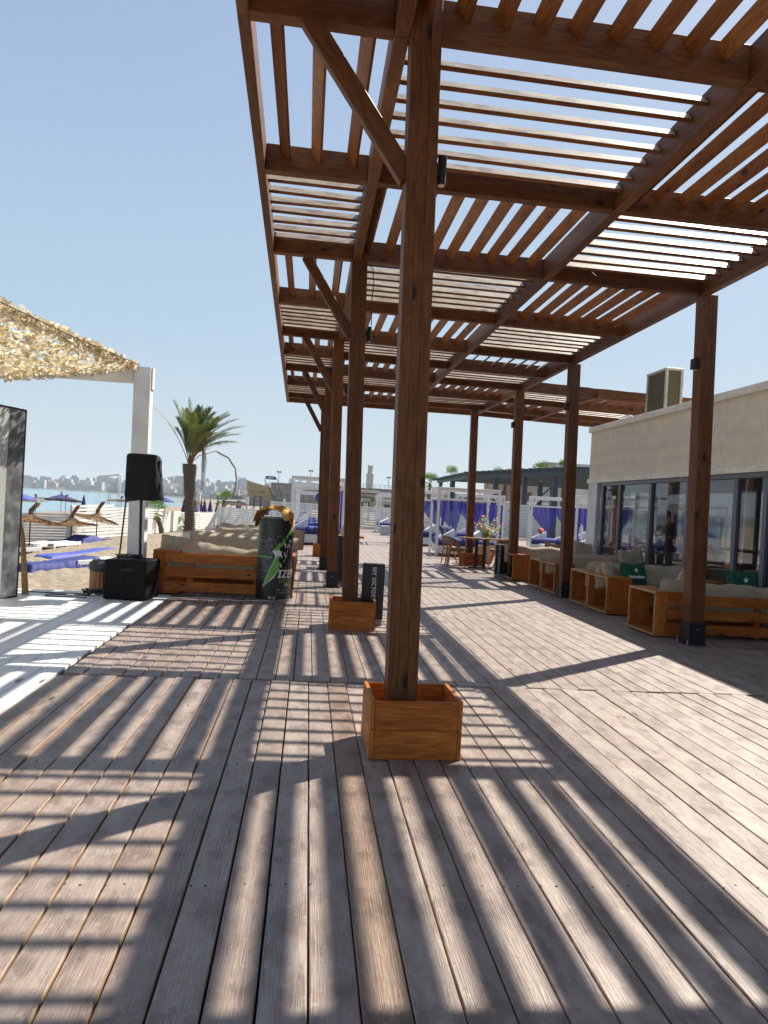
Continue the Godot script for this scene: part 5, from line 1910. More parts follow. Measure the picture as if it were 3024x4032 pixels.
# ---------------------------------------------------------------- beach
func frond(lv: SurfaceTool, st: SurfaceTool, a: Vector3, c: Vector3, b: Vector3, ll: float, n: int, f0: float, droop := 0.3, rad := 0.022) -> void:
	var prev := a
	var pts := []
	for i in 9:
		var f := i / 8.0
		pts.append(a.lerp(c, f).lerp(c.lerp(b, f), f))
	tube(st, pts, [rad, rad * 0.9, rad * 0.8, rad * 0.7, rad * 0.6, rad * 0.5, rad * 0.4, rad * 0.3, rad * 0.2], 5, false)
	for i in n:
		var f := lerpf(f0, 1.0, (i + 0.5) / n)
		var p := a.lerp(c, f).lerp(c.lerp(b, f), f)
		var t := (c.lerp(b, f) - a.lerp(c, f)).normalized()
		var side := t.cross(Vector3(0.05, 1, 0.08)).normalized()
		if side.length() < 0.2: side = Vector3.RIGHT
		var up := side.cross(t).normalized()
		var k := (f - f0) / (1.0 - f0)
		var l := ll * (0.35 + 0.65 * sin(PI * clampf(k * 0.82 + 0.14, 0.0, 1.0))) * rng.randf_range(0.85, 1.1)
		for sg in [-1.0, 1.0]:
			var d: Vector3 = (side * sg * 0.75 + t * (0.75 + 0.4 * k) + up * rng.randf_range(0.15, 0.45) + Vector3(0, -droop, 0) + Vector3(rng.randfn(), rng.randfn(), rng.randfn()) * 0.08).normalized()
			var w: Vector3 = d.cross(up).normalized() * 0.023 * (ll / 0.5)
			var q := p + d * l * 0.55
			var e := p + d * l + Vector3(0, -droop * l * 0.25, 0)
			var nn := d.cross(w).normalized()
			if nn.y < 0.0: nn = -nn
			tri(lv, p - w * 0.5, q + w * 0.6, p + w * 0.5, nn)
			tri(lv, p - w * 0.5, q - w * 0.6, q + w * 0.6, nn)
			tri(lv, q - w * 0.6, e, q + w * 0.6, nn)

func small_palm(at: Vector3, lean: Vector3, h: float, fl: float, n: int, label: String, category := "palm tree", group := "", skirt := true) -> Node3D:
	var p := thing("palm_tree", at, label, category, group)
	var s := new_st()
	var pts := []
	var rad := []
	var k := int(maxf(4, h * 7))
	for i in k + 1:
		var f := float(i) / k
		pts.append(lean * f * f + Vector3(0, h * f, 0))
		rad.append((0.16 - 0.03 * f) * (1.0 + 0.14 * (i % 2)) * (h / (h + 0.6) + 0.25))
	tube(s, pts, rad, 9)
	put(p, "trunk", s, M.bark)
	var top := lean + Vector3(0, h, 0)
	var lv := new_st()
	var dry := new_st()
	var st := new_st()
	for i in n:
		var a := TAU * i / n * 2.618 + rng.randf() * 0.4
		var e := rng.randf_range(-0.5, 1.2) if i % 3 != 0 else rng.randf_range(0.7, 1.4)
		var dir := Vector3(cos(a) * cos(e), sin(e), sin(a) * cos(e))
		var l := fl * rng.randf_range(0.75, 1.1)
		var tip := top + dir * l + Vector3(0, -0.25 * l * cos(e), 0)
		fan(lv if e > -0.25 or not skirt else dry, st, top, top + dir * l * 0.55, tip, fl * 0.62)
	put(p, "fronds", lv, M.leaf2).set_meta("kind", "stuff")
	if skirt:
		put(p, "dry_fronds", dry, M.leaf_dry).set_meta("kind", "stuff")
	put(p, "stalks", st, M.leaf2)
	return p

func fan(lv: SurfaceTool, st: SurfaceTool, a: Vector3, m: Vector3, b: Vector3, l: float) -> void:
	tube(st, [a, m], [0.018, 0.012], 4, false)
	var t := (b - a).normalized()
	var side := t.cross(Vector3(0.02, 1, 0.05)).normalized()
	var up := side.cross(t)
	for i in 13:
		var an := lerpf(-1.35, 1.35, i / 12.0)
		var d := (t * cos(an) + side * sin(an) + up * 0.12 * cos(an * 2.0) + Vector3(0, -0.12, 0)).normalized()
		var w := d.cross(up).normalized() * l * 0.045
		var e := m + d * l * (0.8 + 0.2 * cos(an))
		tri(lv, m, m + d * l * 0.55 + w, e, up)
		tri(lv, m, e, m + d * l * 0.55 - w, up)

func straw_umbrella(at: Vector3, h: float, r: float, tilt: float, turn: float, knot: float, label: String, category := "umbrella", group := "") -> Node3D:
	var u := thing("straw_umbrella", at, label, category, group, turn)
	var s := new_st()
	tube(s, [Vector3(0, -0.3, 0), Vector3(0, h, 0)], 0.024, 8)
	put(u, "pole", s, M.iron)
	var th := new_st()
	var th2 := new_st()
	var B := Basis(Vector3(0, 0, 1), tilt)
	for i in 1500:
		var a := rng.randf() * TAU
		var f := pow(rng.randf(), 0.6)
		var f2 := minf(f + rng.randf_range(0.2, 0.5), rng.randf_range(0.9, 1.12))
		var P := func(q: float, aa: float) -> Vector3:
			return Vector3(cos(aa) * q * r, 0.42 * pow(1.0 - minf(q, 1.0), 9.0) * knot + 0.05 * (1.0 - q) - 0.06 * q * q, sin(aa) * q * r)
		var p0: Vector3 = P.call(f, a) + Vector3(0, rng.randf_range(-0.03, 0.03), 0)
		var p1: Vector3 = P.call(f2, a + rng.randfn() * 0.07) + Vector3(0, rng.randf_range(-0.08, 0.035), 0)
		var w := Vector3(-sin(a), 0.2, cos(a)).normalized() * rng.randf_range(0.008, 0.016)
		var o := Vector3(0, h - 0.05, 0)
		quad(th if i % 2 == 0 else th2, o + B * (p0 - w), o + B * (p0 + w), o + B * (p1 + w * 0.5), o + B * (p1 - w * 0.5), Vector3(cos(a) * 0.4, 0.9, sin(a) * 0.4).normalized())
	for i in 420:
		var a := rng.randf() * TAU
		var q := rng.randf()
		var lean := Vector3(0.22, 0.0, 0.0) * q * q
		var rr := 0.09 * (1.0 - 0.35 * q) * sqrt(rng.randf()) * (1.0 + 0.5 * maxf(0.0, q - 0.75) * 4.0)
		var p0 := Vector3(cos(a) * rr, h + 0.10 + 0.50 * q * knot, sin(a) * rr) + lean
		var p1 := p0 + Vector3(rng.randfn() * 0.03 + 0.06 * q, 0.16, rng.randfn() * 0.03)
		var w := Vector3(-sin(a), 0, cos(a)) * 0.012
		quad(th2, p0 - w, p0 + w, p1 + w * 0.5, p1 - w * 0.5, Vector3(cos(a), 0.2, sin(a)).normalized())
	put(u, "thatch", th, M.straw).set_meta("kind", "stuff")
	put(u, "thatch", th2, M.straw2).set_meta("kind", "stuff")
	return u

func lounger(label: String, group: String) -> Node3D:
	var l := thing("sun_lounger", Vector3.ZERO, label, "sun lounger", group)
	var s := new_st()
	bx(s, 0, 0.30, 0, 1.85, 0.05, 0.62, 0.01)
	put(l, "bed", s, M.white)
	s = new_st()
	for e in [-0.31, 0.31]:
		bx(s, 0, 0.27, e, 1.88, 0.14, 0.03, 0.006)
	put(l, "side_rail", s, M.white)
	for q in [[-0.86, -0.29], [-0.86, 0.29], [0.86, -0.29], [0.86, 0.29]]:
		s = new_st()
		bx(s, q[0], 0.12, q[1], 0.09, 0.26, 0.07, 0.008)
		put(l, "leg", s, M.white)
	return l

func closed_umbrella(at: Vector3, h: float, label: String) -> Node3D:
	var u := thing("closed_umbrella", at, label, "umbrella", "closed blue umbrellas far along the beach")
	var s := new_st()
	tube(s, [Vector3(0, -0.2, 0), Vector3(0, h * 0.5, 0)], 0.03, 6)
	put(u, "pole", s, M.white)
	s = new_st()
	var prof := [Vector2(0.30, h * 0.28), Vector2(0.34, h * 0.36), Vector2(0.20, h * 0.62), Vector2(0.10, h * 0.86), Vector2(0.02, h)]
	lathe(s, prof, 9, Transform3D.IDENTITY, false)
	put(u, "canopy", s, M.navy)
	return u

func beach() -> void:
	M.bark = tri_map(mat(lin(0.30, 0.22, 0.15), 0.95, 0.0, noise_tex(101, 0.03, 0.35, 1.0), M.snn, 1.5), 1.5)
	M.leaf = foliage(0.10, 0.135, 0.030)
	M.leaf_b = foliage(0.15, 0.165, 0.045)
	M.leaf2 = foliage(0.085, 0.155, 0.030)
	M.leaf_dry = foliage(0.19, 0.135, 0.075)
	M.navy = mat(lin(0.022, 0.026, 0.13), 0.8)
	# ------- the big palm
	var base := Vector3(-7.73, land(-7.73, -50.0) - 0.1, -50.0)
	var p := thing("palm_tree", base, "tall date palm with a thick ringed trunk and windswept crown", "palm tree")
	var crown := Vector3(-0.23, 3.56 - base.y, 0)
	var rows := 34
	for half in 2:
		var s := new_st()
		for i in rows:
			if (i < 19) != (half == 0): continue
			var f := float(i) / rows
			var c := crown * f
			var r := 0.33 - 0.05 * sin(f * 2.2) + 0.07 * smoothstep(0.72, 0.95, f)
			if i >= 19: r += 0.05
			var hh := crown.y / rows
			for k in 15:
				var a := TAU * (k + 0.5 * (i % 2)) / 15.0
				var o := Vector3(cos(a), 0, sin(a))
				var t := Vector3(-sin(a), 0, cos(a))
				var b0 := c + o * (r - 0.06)
				var j := rng.randf_range(0.0, 0.05)
				var tip := c + o * (r + 0.07 + j) + Vector3(0, hh * (1.25 if i >= 19 else 1.0), 0)
				var w := r * 0.27
				var pa := b0 - t * w
				var pb := b0 + t * w
				quad(s, pa, pb, tip + t * w * 0.7, tip - t * w * 0.7, (o + Vector3(0, -0.4, 0)).normalized())
				quad(s, tip - t * w * 0.7, tip + t * w * 0.7, c + o * (r - 0.07) + t * w + Vector3(0, hh * 1.4, 0), c + o * (r - 0.07) - t * w + Vector3(0, hh * 1.4, 0), (o * 0.4 + Vector3.UP).normalized())
				tri(s, pa, tip - t * w * 0.7, c + o * (r - 0.07) - t * w + Vector3(0, hh * 1.4, 0), -t)
				tri(s, pb, tip + t * w * 0.7, c + o * (r - 0.07) + t * w + Vector3(0, hh * 1.4, 0), t)
		put(p, "trunk" if half == 0 else "trunk_boots", s, M.bark)
	# fronds: tip offset from the crown (right, up, depth), arch, dry?
	var F := [[-0.25, 4.40, 0.3, 0.0, 0], [0.42, 4.0, -0.5, 0.1, 0], [-1.2, 4.2, 0.4, 0.2, 0], [-0.65, 3.8, -0.9, 0.1, 0], [1.25, 3.8, 0.7, 0.5, 0], [2.3, 3.75, -0.3, 0.7, 0], [2.45, 3.4, 0.9, 0.8, 0], [3.35, 2.8, 0.1, 1.1, 0], [3.1, 2.35, -0.9, 1.2, 0], [2.95, 1.75, 0.6, 1.4, 1], [1.9, 3.1, 1.6, 0.6, 0], [1.2, 3.0, -1.6, 0.6, 0], [0.2, 3.3, 1.5, 0.4, 0], [-0.3, 2.9, -1.7, 0.5, 0], [0.8, 2.5, 2.0, 0.6, 0], [1.6, 2.1, 1.5, 0.7, 0], [0.9, 3.7, 0.2, 0.2, 0], [1.7, 2.7, 0.4, 0.5, 0], [2.4, 2.3, 0.9, 0.8, 1], [0.3, 3.0, 0.6, 0.2, 0], [-0.8, 3.0, 0.8, 0.2, 0], [-2.45, 3.75, 0.2, -0.5, 2], [0.95, -1.6, 0.4, 3.4, 2], [1.3, 2.0, 1.0, 0.6, 0], [0.6, 2.2, 1.2, 0.2, 0], [-0.9, 2.3, 0.6, 0.1, 0], [2.9, 3.3, -0.2, 0.8, 0], [1.5, 3.5, 0.6, 0.4, 0]]
	var lv := [new_st(), new_st(), new_st()]
	var st := new_st()
	for i in F.size():
		var q: Array = F[i]
		var tip := crown + Vector3(q[0], q[1] * 0.97, q[2])
		var ctl := crown + Vector3(q[0] * 0.30, q[1] * 0.60 + q[3] * 0.55, q[2] * 0.35)
		if i == 21: ctl = crown + Vector3(-0.95, 2.5, 0.1)
		if i == 22: ctl = crown + Vector3(1.05, 3.1, 0.2)
		var k: int = (0 if i % 3 else 1) if q[4] == 0 else 2
		if q[4] == 1: k = 1
		frond(lv[k], st, crown + Vector3(rng.randfn(), 0, rng.randfn()) * 0.08, ctl, tip, 0.80 if q[4] < 2 else 0.5, 84 if q[4] < 2 else 60, 0.26 if q[4] < 2 else 0.40, 0.12 if q[4] == 0 else 0.5, 0.03)
	# the long dead frond hanging in an arc on the right
	var arc := [Vector3(0.1, 0.1, 0.1), Vector3(0.6, 0.62, 0.15), Vector3(1.71, 1.0, 0.2), Vector3(2.5, 0.65, 0.2), Vector3(3.0, 0.0, 0.2), Vector3(3.12, -0.7, 0.2), Vector3(3.05, -1.4, 0.2), Vector3(2.93, -1.9, 0.2)]
	var ap := []
	for v in arc: ap.append(crown + v)
	tube(st, ap, [0.03, 0.027, 0.024, 0.022, 0.018, 0.015, 0.012, 0.008], 6)
	for i in 110:
		var f := lerpf(2.0, 6.95, i / 109.0)
		var j := int(f)
		var a0: Vector3 = ap[j].lerp(ap[mini(j + 1, 7)], f - j)
		var t: Vector3 = (ap[mini(j + 1, 7)] - ap[j]).normalized()
		for sg in [-1.0, 1.0]:
			var d: Vector3 = (t * 0.9 + Vector3(0, -0.45, 0) + Vector3(0, 0, sg * 0.3) + t.cross(Vector3(0, 0, 1)) * sg * 0.22).normalized()
			var w := Vector3(0.014, 0.004, 0.0)
			tri(lv[2], a0 - w, a0 + w, a0 + d * rng.randf_range(0.22, 0.36), Vector3(0, 0.3, 1).normalized())
	put(p, "fronds", lv[0], M.leaf).set_meta("kind", "stuff")
	put(p, "fronds", lv[1], M.leaf_b).set_meta("kind", "stuff")
	put(p, "dry_fronds", lv[2], M.leaf_dry).set_meta("kind", "stuff")
	put(p, "stalks", st, M.straw)
	small_palm(Vector3(-8.50, -1.0, -44.7), Vector3(-0.5, 0, 0), 1.45, 0.95, 22, "small leaning palm behind the speaker, right of the white post")
	small_palm(Vector3(-7.74, -1.05, -68.2), Vector3(0.12, 0, 0), 2.3, 1.05, 22, "small palm standing before the taller white fence")
	small_palm(Vector3(-8.35, -0.9, -52.0), Vector3(0.0, 0, 0.0), 0.35, 0.85, 16, "low tuft of palm leaves at the foot of the big palm", "palm tree", "", false)
	# ------- straw umbrellas
	var gs := "straw umbrellas on the near sand"
	straw_umbrella(Vector3(-10.46, -1.05, -29.3), 1.38, 1.12, -0.10, 0.6, 0.7, "ragged straw umbrella nearest the mirror panel", "umbrella", gs)
	straw_umbrella(Vector3(-10.28, -1.05, -33.7), 1.12, 1.05, 0.02, 0.0, 1.0, "straw umbrella with a tall top knot over the blue heap", "umbrella", gs)
	straw_umbrella(Vector3(-9.9, -1.05, -36.2), 1.32, 1.0, -0.22, 0.1, 1.0, "tilted straw umbrella nearest the white post", "umbrella", gs)
	var gf := "straw umbrellas beyond the fence"
	for q in [[-26.0, -74.0, "far straw umbrella low behind the ragged one"], [-23.4, -74.5, "far straw umbrella behind the tall fence panel, by a blue one"], [-19.5, -80.0, "far straw umbrella by the lifeguard tower"], [-16.8, -78.0, "far straw umbrella just left of the white post"], [-15.5, -74.0, "far straw umbrella right of the speaker"], [-14.3, -95.0, "far straw umbrella right of the big palm"], [-8.9, -98.0, "far straw umbrella beside the third palm"]]:
		straw_umbrella(Vector3(q[0], land(q[0], q[1]), q[1]), 1.9, 1.5, rng.randf_range(-0.15, 0.15), rng.randf() * 6.0, 0.35, q[2], "umbrella", gf)
	# ------- loungers and covered beds
	var l := lounger("white plastic sun lounger left end hidden behind the mirror", "white loungers by the straw umbrellas")
	l.position = Vector3(-10.45, -1.0, -30.4)
	l.rotation.y = 1.35
	dup(l, "sun_lounger", Vector3(-9.95, -1.0, -31.3), 1.3, "second white sun lounger beside the first, nearer the blue heap", "sun lounger", "white loungers by the straw umbrellas")
	dup(l, "sun_lounger", Vector3(-10.5, -1.05, -27.9), 1.0, "white sun lounger cut off by the mirror edge", "sun lounger", "white loungers by the straw umbrellas")
	blue_bed(Vector3(-7.45, -0.98, -23.5), 2.7, 0.34, 0.85, 1.02, "long sunbed under a deep blue cover nearest the deck", 1)
	blue_bed(Vector3(-8.25, -1.0, -28.2), 4.2, 0.26, 0.9, 1.22, "low bright blue covered bed behind the nearest one", 2)
	blue_bed(Vector3(-9.95, -1.0, -33.6), 2.6, 0.48, 1.1, 1.25, "humped blue covered bed under the straw umbrella", 3)
	blue_bed(Vector3(-9.0, -1.0, -37.6), 2.6, 0.26, 1.0, 1.1, "flat blue covered bed left of the white post", 4)
	# leg of the nearest covered bed
	var ub := lounger("white lounger frame sticking out from the nearest blue cover", "white loungers by the straw umbrellas")
	ub.position = Vector3(-6.75, -1.02, -24.6)
	ub.rotation.y = 1.02
	# white loungers standing on edge behind the left sofas
	for i in 7:
		var s := new_st()
		var sl := thing("stacked_lounger", Vector3(-3.9 + 0.42 * i, -0.25, -30.0 - 0.5 * i), ["white curved lounger standing on end, leftmost of the stack", "second white upright lounger behind the sofas", "third white upright lounger behind the sofas", "fourth white upright lounger behind the sofas", "fifth white upright lounger behind the sofas", "sixth white upright lounger, near the giant can", "last white upright lounger, beside the giant can"][i], "sun lounger", "white loungers stacked upright", 0.2)
		var pts := []
		for k in 9:
			var f := k / 8.0
			pts.append(Vector3(0.32 * f * f - 0.1 * sin(f * 6.0), 1.45 * f, 0))
		for e in [-0.28, 0.28]:
			var q := []
			for v in pts: q.append(v + Vector3(0, 0, e))
			s = new_st()
			tube(s, q, 0.03, 6)
			put(sl, "rail", s, M.white)
		s = new_st()
		for k in 8:
			cbox(s, Vector3(0.54, 0.07, 0.02), 0.004, along(pts[k] + Vector3(0, 0, -0.27), pts[k] + Vector3(0, 0, 0.27)))
		put(sl, "slats", s, M.white)
	# ------- umbrellas, tower, sign
	var tops := [[-26.4, -71.0, "open bright blue umbrella at the left, next to the mirror", 1.55], [-24.3, -76.0, "open blue umbrella with a spike behind the ragged straw one", 1.65], [-18.4, -84.0, "open blue umbrella right of the lifeguard tower", 1.5], [-17.0, -82.0, "open blue umbrella beside the speaker stand", 1.5], [-16.2, -84.0, "open blue umbrella right of the white post", 1.4]]
	for q in tops:
		var y := land(q[0], q[1])
		var u := thing("beach_umbrella", Vector3(q[0], y, q[1]), q[2], "umbrella", "open blue umbrellas beyond the fence")
		var s := new_st()
		tube(s, [Vector3(0, -0.2, 0), Vector3(0, 2.3, 0)], 0.025, 6)
		put(u, "pole", s, M.white)
		s = new_st()
		lathe(s, [Vector2(q[3], 1.72), Vector2(q[3] * 1.0, 1.80), Vector2(q[3] * 0.55, 2.10), Vector2(0.08, 2.34), Vector2(0.05, 2.62), Vector2(0.0, 2.7)], 8, Transform3D.IDENTITY, false)
		put(u, "canopy", s, M.blue2 if q[2].contains("bright") else M.blue)
	var cu := [[-21.0, -72.0], [-13.6, -96.0], [-13.0, -95.0], [-12.7, -98.0], [-12.0, -100.0], [-11.6, -97.0], [-11.6, -71.0], [-11.1, -70.0], [-10.75, -72.0], [-12.0, -128.0], [-11.6, -130.0], [-11.3, -126.0], [-5.9, -120.0], [-5.2, -95.0], [-3.6, -92.0], [-1.9, -100.0], [-1.0, -98.0], [-0.5, -102.0], [3.7, -100.0], [6.2, -102.0]]
	var nm := ["left of the lifeguard tower", "below the speaker's right edge", "just right of the small leaning palm", "on the sand before the water", "at the water's edge by the big palm", "closest to the big palm trunk", "behind the fence at the palm's right", "second behind the fence right of the palm", "third behind the fence right of the palm", "by the low wall right of the palm", "second by the low wall", "third by the low wall", "under the yellow building", "left of the purple sign frame", "inside the purple sign frame", "right of the purple sign frame", "left of the white cabana posts", "behind the white cabana posts", "between the cabana posts, by blue posts", "right of the blue posts in the cabana frame"]
	for i in cu.size():
		closed_umbrella(Vector3(cu[i][0], land(cu[i][0], cu[i][1]), cu[i][1]), 2.3, "closed navy umbrella " + nm[i])
	var lt := thing("lifeguard_tower", Vector3(-21.2, land(-21.2, -84.0), -84.0), "thin white lifeguard tower with a slanted roof at the waterline", "lifeguard tower")
	var s := new_st()
	for q in [[-0.45, 0], [0.45, 0], [-0.45, 0.8], [0.45, 0.8]]:
		tube(s, [Vector3(q[0] * 1.3, 0, q[1]), Vector3(q[0], 2.6 if q[0] < 0 else 4.6, q[1])], 0.055, 6)
	for y in [1.3, 2.0, 2.6]:
		for z in [0.0, 0.8]:
			tube(s, [Vector3(-0.5, y, z), Vector3(0.5, y, z)], 0.045, 6)
	tube(s, [Vector3(0.75, 0, 0.4), Vector3(0.62, 3.0, 0.4), Vector3(0.35, 4.7, 0.4)], 0.05, 6)
	put(lt, "frame", s, M.white)
	s = new_st()
	cbox(s, Vector3(2.3, 0.10, 1.2), 0.02, along(Vector3(-1.7, 4.35, 0.4), Vector3(0.6, 4.72, 0.4)))
	put(lt, "roof", s, M.white)
	s = new_st()
	bx(s, -1.0, 0.35, 0.4, 3.0, 0.12, 1.4, 0.02)
	put(lt, "platform", s, M.white)
	var sg := thing("sign_frame", Vector3(-3.1, SAND, -60.0), "purple rounded sign with white lettering on a thin bent frame", "sign")
	s = new_st()
	tube(s, [Vector3(0.62, 0.2, 0), Vector3(0.07, 1.8, 0), Vector3(0.42, 2.45, 0), Vector3(-0.54, 4.18, 0), Vector3(0.52, 4.20, 0), Vector3(1.02, 2.5, 0), Vector3(0.85, 1.9, 0), Vector3(1.4, 0.2, 0)], 0.035, 6)
	put(sg, "frame", s, M.iron)
	s = new_st()
	cbox(s, Vector3(0.90, 0.24, 0.16), 0.11, Transform3D(Basis.IDENTITY, Vector3(-0.01, 4.33, 0)))
	put(sg, "sign_board", s, mat(lin(0.045, 0.012, 0.16), 0.4))
	put(sg, "lettering", text_mesh("yassir", 0.13, true, 0.01), M.print, Transform3D(Basis.IDENTITY, Vector3(-0.02, 4.335, 0.085)))

func blue_bed(at: Vector3, l: float, h: float, w: float, turn: float, label: String, sd: int) -> void:
	var b := thing("covered_bed", at, label, "covered bed", "sunbeds under blue covers on the sand", turn)
	var n := FastNoiseLite.new(); n.seed = sd; n.frequency = 1.0
	var s := new_st()
	s.set_smooth_group(1)
	var N := 40
	var K := 22
	var g := []
	for i in N + 1:
		var row := []
		for j in K + 1:
			var u := -1.0 + 2.0 * i / N
			var v := -1.0 + 2.0 * j / K
			var e := 1.0 - smoothstep(0.74, 0.86, absf(v))
			var ee := 1.0 - smoothstep(0.93, 1.0, absf(u))
			var hh := h * (0.75 + 0.35 * smoothstep(-0.4, 0.9, u)) if sd != 3 else h * (0.45 + 0.6 * exp(-pow((u - 0.35) * 1.6, 2.0)))
			var y := hh * e * ee + n.get_noise_2d(u * l * 1.6, v * 2.0) * 0.035
			if e < 0.5: y += 0.02 * sin(u * l * 9.0)
			row.append(Vector3(u * l * 0.5, y, v * w * 0.5 + n.get_noise_2d(u * l * 2.5, 9.0 + v) * 0.04))
		g.append(row)
	for i in N:
		for j in K:
			var q := [g[i][j], g[i][j + 1], g[i + 1][j + 1], g[i + 1][j]]
			for k in [0, 2, 1, 0, 3, 2]:
				s.set_uv(Vector2(q[k].x, q[k].z)); s.add_vertex(q[k])
	s.index()
	s.generate_normals()
	put(b, "cover", s, M.blue2 if sd == 2 else M.blue)

# ---------------------------------------------------------------- buildings and trees inland
func block(b: Node3D, called: String, m: Material, cx, cy, cz, sx, sy, sz) -> MeshInstance3D:
	var s := new_st()
	bx(s, cx, cy, cz, sx, sy, sz, 0.0)
	return put(b, called, s, m)

func inland() -> void:
	var cream := tri_map(mat(lin(0.62, 0.52, 0.30), 0.85, 0.0, M.sn), 0.1)
	var yellow := tri_map(mat(lin(0.50, 0.37, 0.16), 0.85, 0.0, M.sn), 0.08)
	var stone := tri_map(mat(lin(0.36, 0.34, 0.29), 0.9, 0.0, M.sn), 0.06)
	var pale := tri_map(mat(lin(0.60, 0.57, 0.50), 0.8, 0.0, M.sn), 0.06)
	var dark := mat(lin(0.05, 0.055, 0.065), 0.5)
	var navy := mat(lin(0.035, 0.07, 0.15), 0.5)
	# yellow cafe with a sloping roof
	var b := thing("yellow_building", Vector3(-24.3, -1.6, -300.0), "yellow building with a long sloping roof, left of the cabana frame", "building")
	block(b, "wall", yellow, 5.4, 4.6, -3.0, 11.2, 5.4, 6.0)
	var s := new_st()
	quad(s, Vector3(-0.6, 10.6, 0.5), Vector3(11.4, 7.6, 0.5), Vector3(11.4, 7.6, -7), Vector3(-0.6, 10.6, -7), Vector3(0.24, 1, 0).normalized())
	quad(s, Vector3(-0.6, 7.2, 0.5), Vector3(11.4, 7.2, 0.5), Vector3(11.4, 7.6, 0.5), Vector3(-0.6, 10.6, 0.5), Vector3(0, 0, 1))
	quad(s, Vector3(-0.6, 7.2, 0.5), Vector3(-0.6, 10.6, 0.5), Vector3(-0.6, 10.6, -7), Vector3(-0.6, 7.2, -7), Vector3.LEFT)
	put(b, "roof", s, yellow)
	block(b, "fascia", cream, 5.6, 7.1, 0.65, 12.4, 0.35, 0.3)
	block(b, "window", dark, 5.4, 6.0, 0.02, 2.4, 0.3, 0.2)
	block(b, "side_wing", yellow, 14.0, 3.5, -2.0, 6.5, 4.6, 4.0)
	block(b, "gable", pale, 11.6, 7.0, -1.0, 2.2, 1.3, 3.0)
	block(b, "terrace_wall", stone, 8.0, 0.6, 2.0, 34.0, 2.8, 1.2)
	block(b, "pillar", cream, 17.8, 6.2, -2.2, 1.1, 3.0, 1.0)
	# pavilion with a row of windows and its stair
	b = thing("pavilion", Vector3(13.0, -1.4, -252.0), "low cream pavilion with a row of dark windows and a white roof", "building")
	block(b, "wall", cream, 6.2, 3.6, -4.0, 15.0, 8.0, 8.0)
	s = new_st()
	for k in 2:
		var y := 7.5 + k * 0.4
		bx(s, 6.2 - k * 1.0, y, -4.0, 17.0 - k * 5.0, 0.45, 10.0, 0.1)
	put(b, "roof", s, pale)
	block(b, "eaves", dark, 6.2, 7.15, -3.9, 16.6, 0.3, 9.8)
	for k in 14:
		block(b, "window", dark, -0.6 + k * 0.72, 5.15, 0.06, 0.5, 1.9, 0.16)
	for k in 9:
		block(b, "stair_step", cream, 3.6 + k * 0.22, 0.3 + k * 0.45, 8.0 - k * 0.9, 5.2, 0.9 + k * 0.3, 1.0)
	block(b, "stair_wall", pale, 4.7, 2.8, 7.0, 0.7, 5.0, 2.4)
	s = new_st()
	for k in 2:
		tube(s, [Vector3(9.0 + k * 0.0, 1.8 + k * 1.0, 6.5), Vector3(12.0, 4.6 + k * 1.0, 3.5)], 0.10, 6)
	put(b, "handrail", s, M.white)
	# retaining wall and terrace behind
	for i in 6:
		var w := thing("retaining_wall", Vector3(-14.0 + i * 16.0, -1.4, -275.0), ["grey stone retaining wall section behind the white cabana frame", "grey retaining wall section left of the minaret", "grey retaining wall section below the minaret", "grey retaining wall section right of the minaret", "grey retaining wall section behind the main post", "brown retaining wall section left of the dark pergola"][i], "wall", "retaining wall above the beach")
		block(w, "wall", stone, 8.0, 4.4 + (0.7 if i == 5 else 0.0), 0, 15.9, 9.8 + (1.4 if i == 5 else 0.0), 1.2)
		block(w, "coping", stone, 8.0, 9.4, 0.1, 15.92, 0.35, 1.5)
		for k in 2:
			block(w, "buttress", stone, 1.0 + k * 8.0, 4.2, 0.9, 0.9, 9.0, 0.7)
		if i > 1 and i < 5:
			s = new_st()
			for k in 9:
				tube(s, [Vector3(k * 2.0, 9.5, 0), Vector3(k * 2.0, 11.0, 0)], 0.06, 4)
			for y in [10.3, 11.0]:
				tube(s, [Vector3(0, y, 0), Vector3(16, y, 0)], 0.05, 4)
			put(w, "railing", s, navy)
	# minaret
	b = thing("minaret", Vector3(32.2, 2.0, -400.0), "square pale minaret with a narrower top on the skyline", "tower")
	block(b, "shaft", pale, 0, 8.0, 0, 3.5, 17.0, 3.5)
	block(b, "balcony", pale, 0, 16.6, 0, 3.9, 0.5, 3.9)
	block(b, "lantern", pale, 0, 19.0, 0, 2.4, 4.6, 2.4)
	s = new_st()
	for k in 4:
		bx(s, (k % 2 - 0.5) * 2.2, 21.5, (k / 2 - 0.5) * 2.2, 0.4, 0.5, 0.4)
	put(b, "crenels", s, pale)
	# lamp masts
	var lm := [[-16.6, -400.0, 17.0, "tall floodlight mast above the yellow building"], [0.3, -400.0, 18.6, "floodlight mast above the white cabana frame"], [42.5, -400.0, 17.5, "floodlight mast right of the minaret"], [-31.0, -330.0, 12.0, "dark mast in front of the far city, right of the palm"]]
	for q in lm:
		var m := thing("lamp_mast", Vector3(q[0], 0.0, q[1]), q[3], "lamp post", "masts on the skyline")
		s = new_st()
		tube(s, [Vector3(0, 0, 0), Vector3(0, q[2] - 0.6, 0)], 0.16, 6)
		put(m, "mast", s, mat(lin(0.16, 0.18, 0.20), 0.6))
		if q[2] > 13.0:
			s = new_st()
			bx(s, -0.6, q[2], 0, 1.1, 0.9, 0.8, 0.1)
			bx(s, 0.7, q[2], 0, 1.1, 0.9, 0.8, 0.1)
			put(m, "lamp_head", s, mat(lin(0.10, 0.12, 0.12), 0.5))
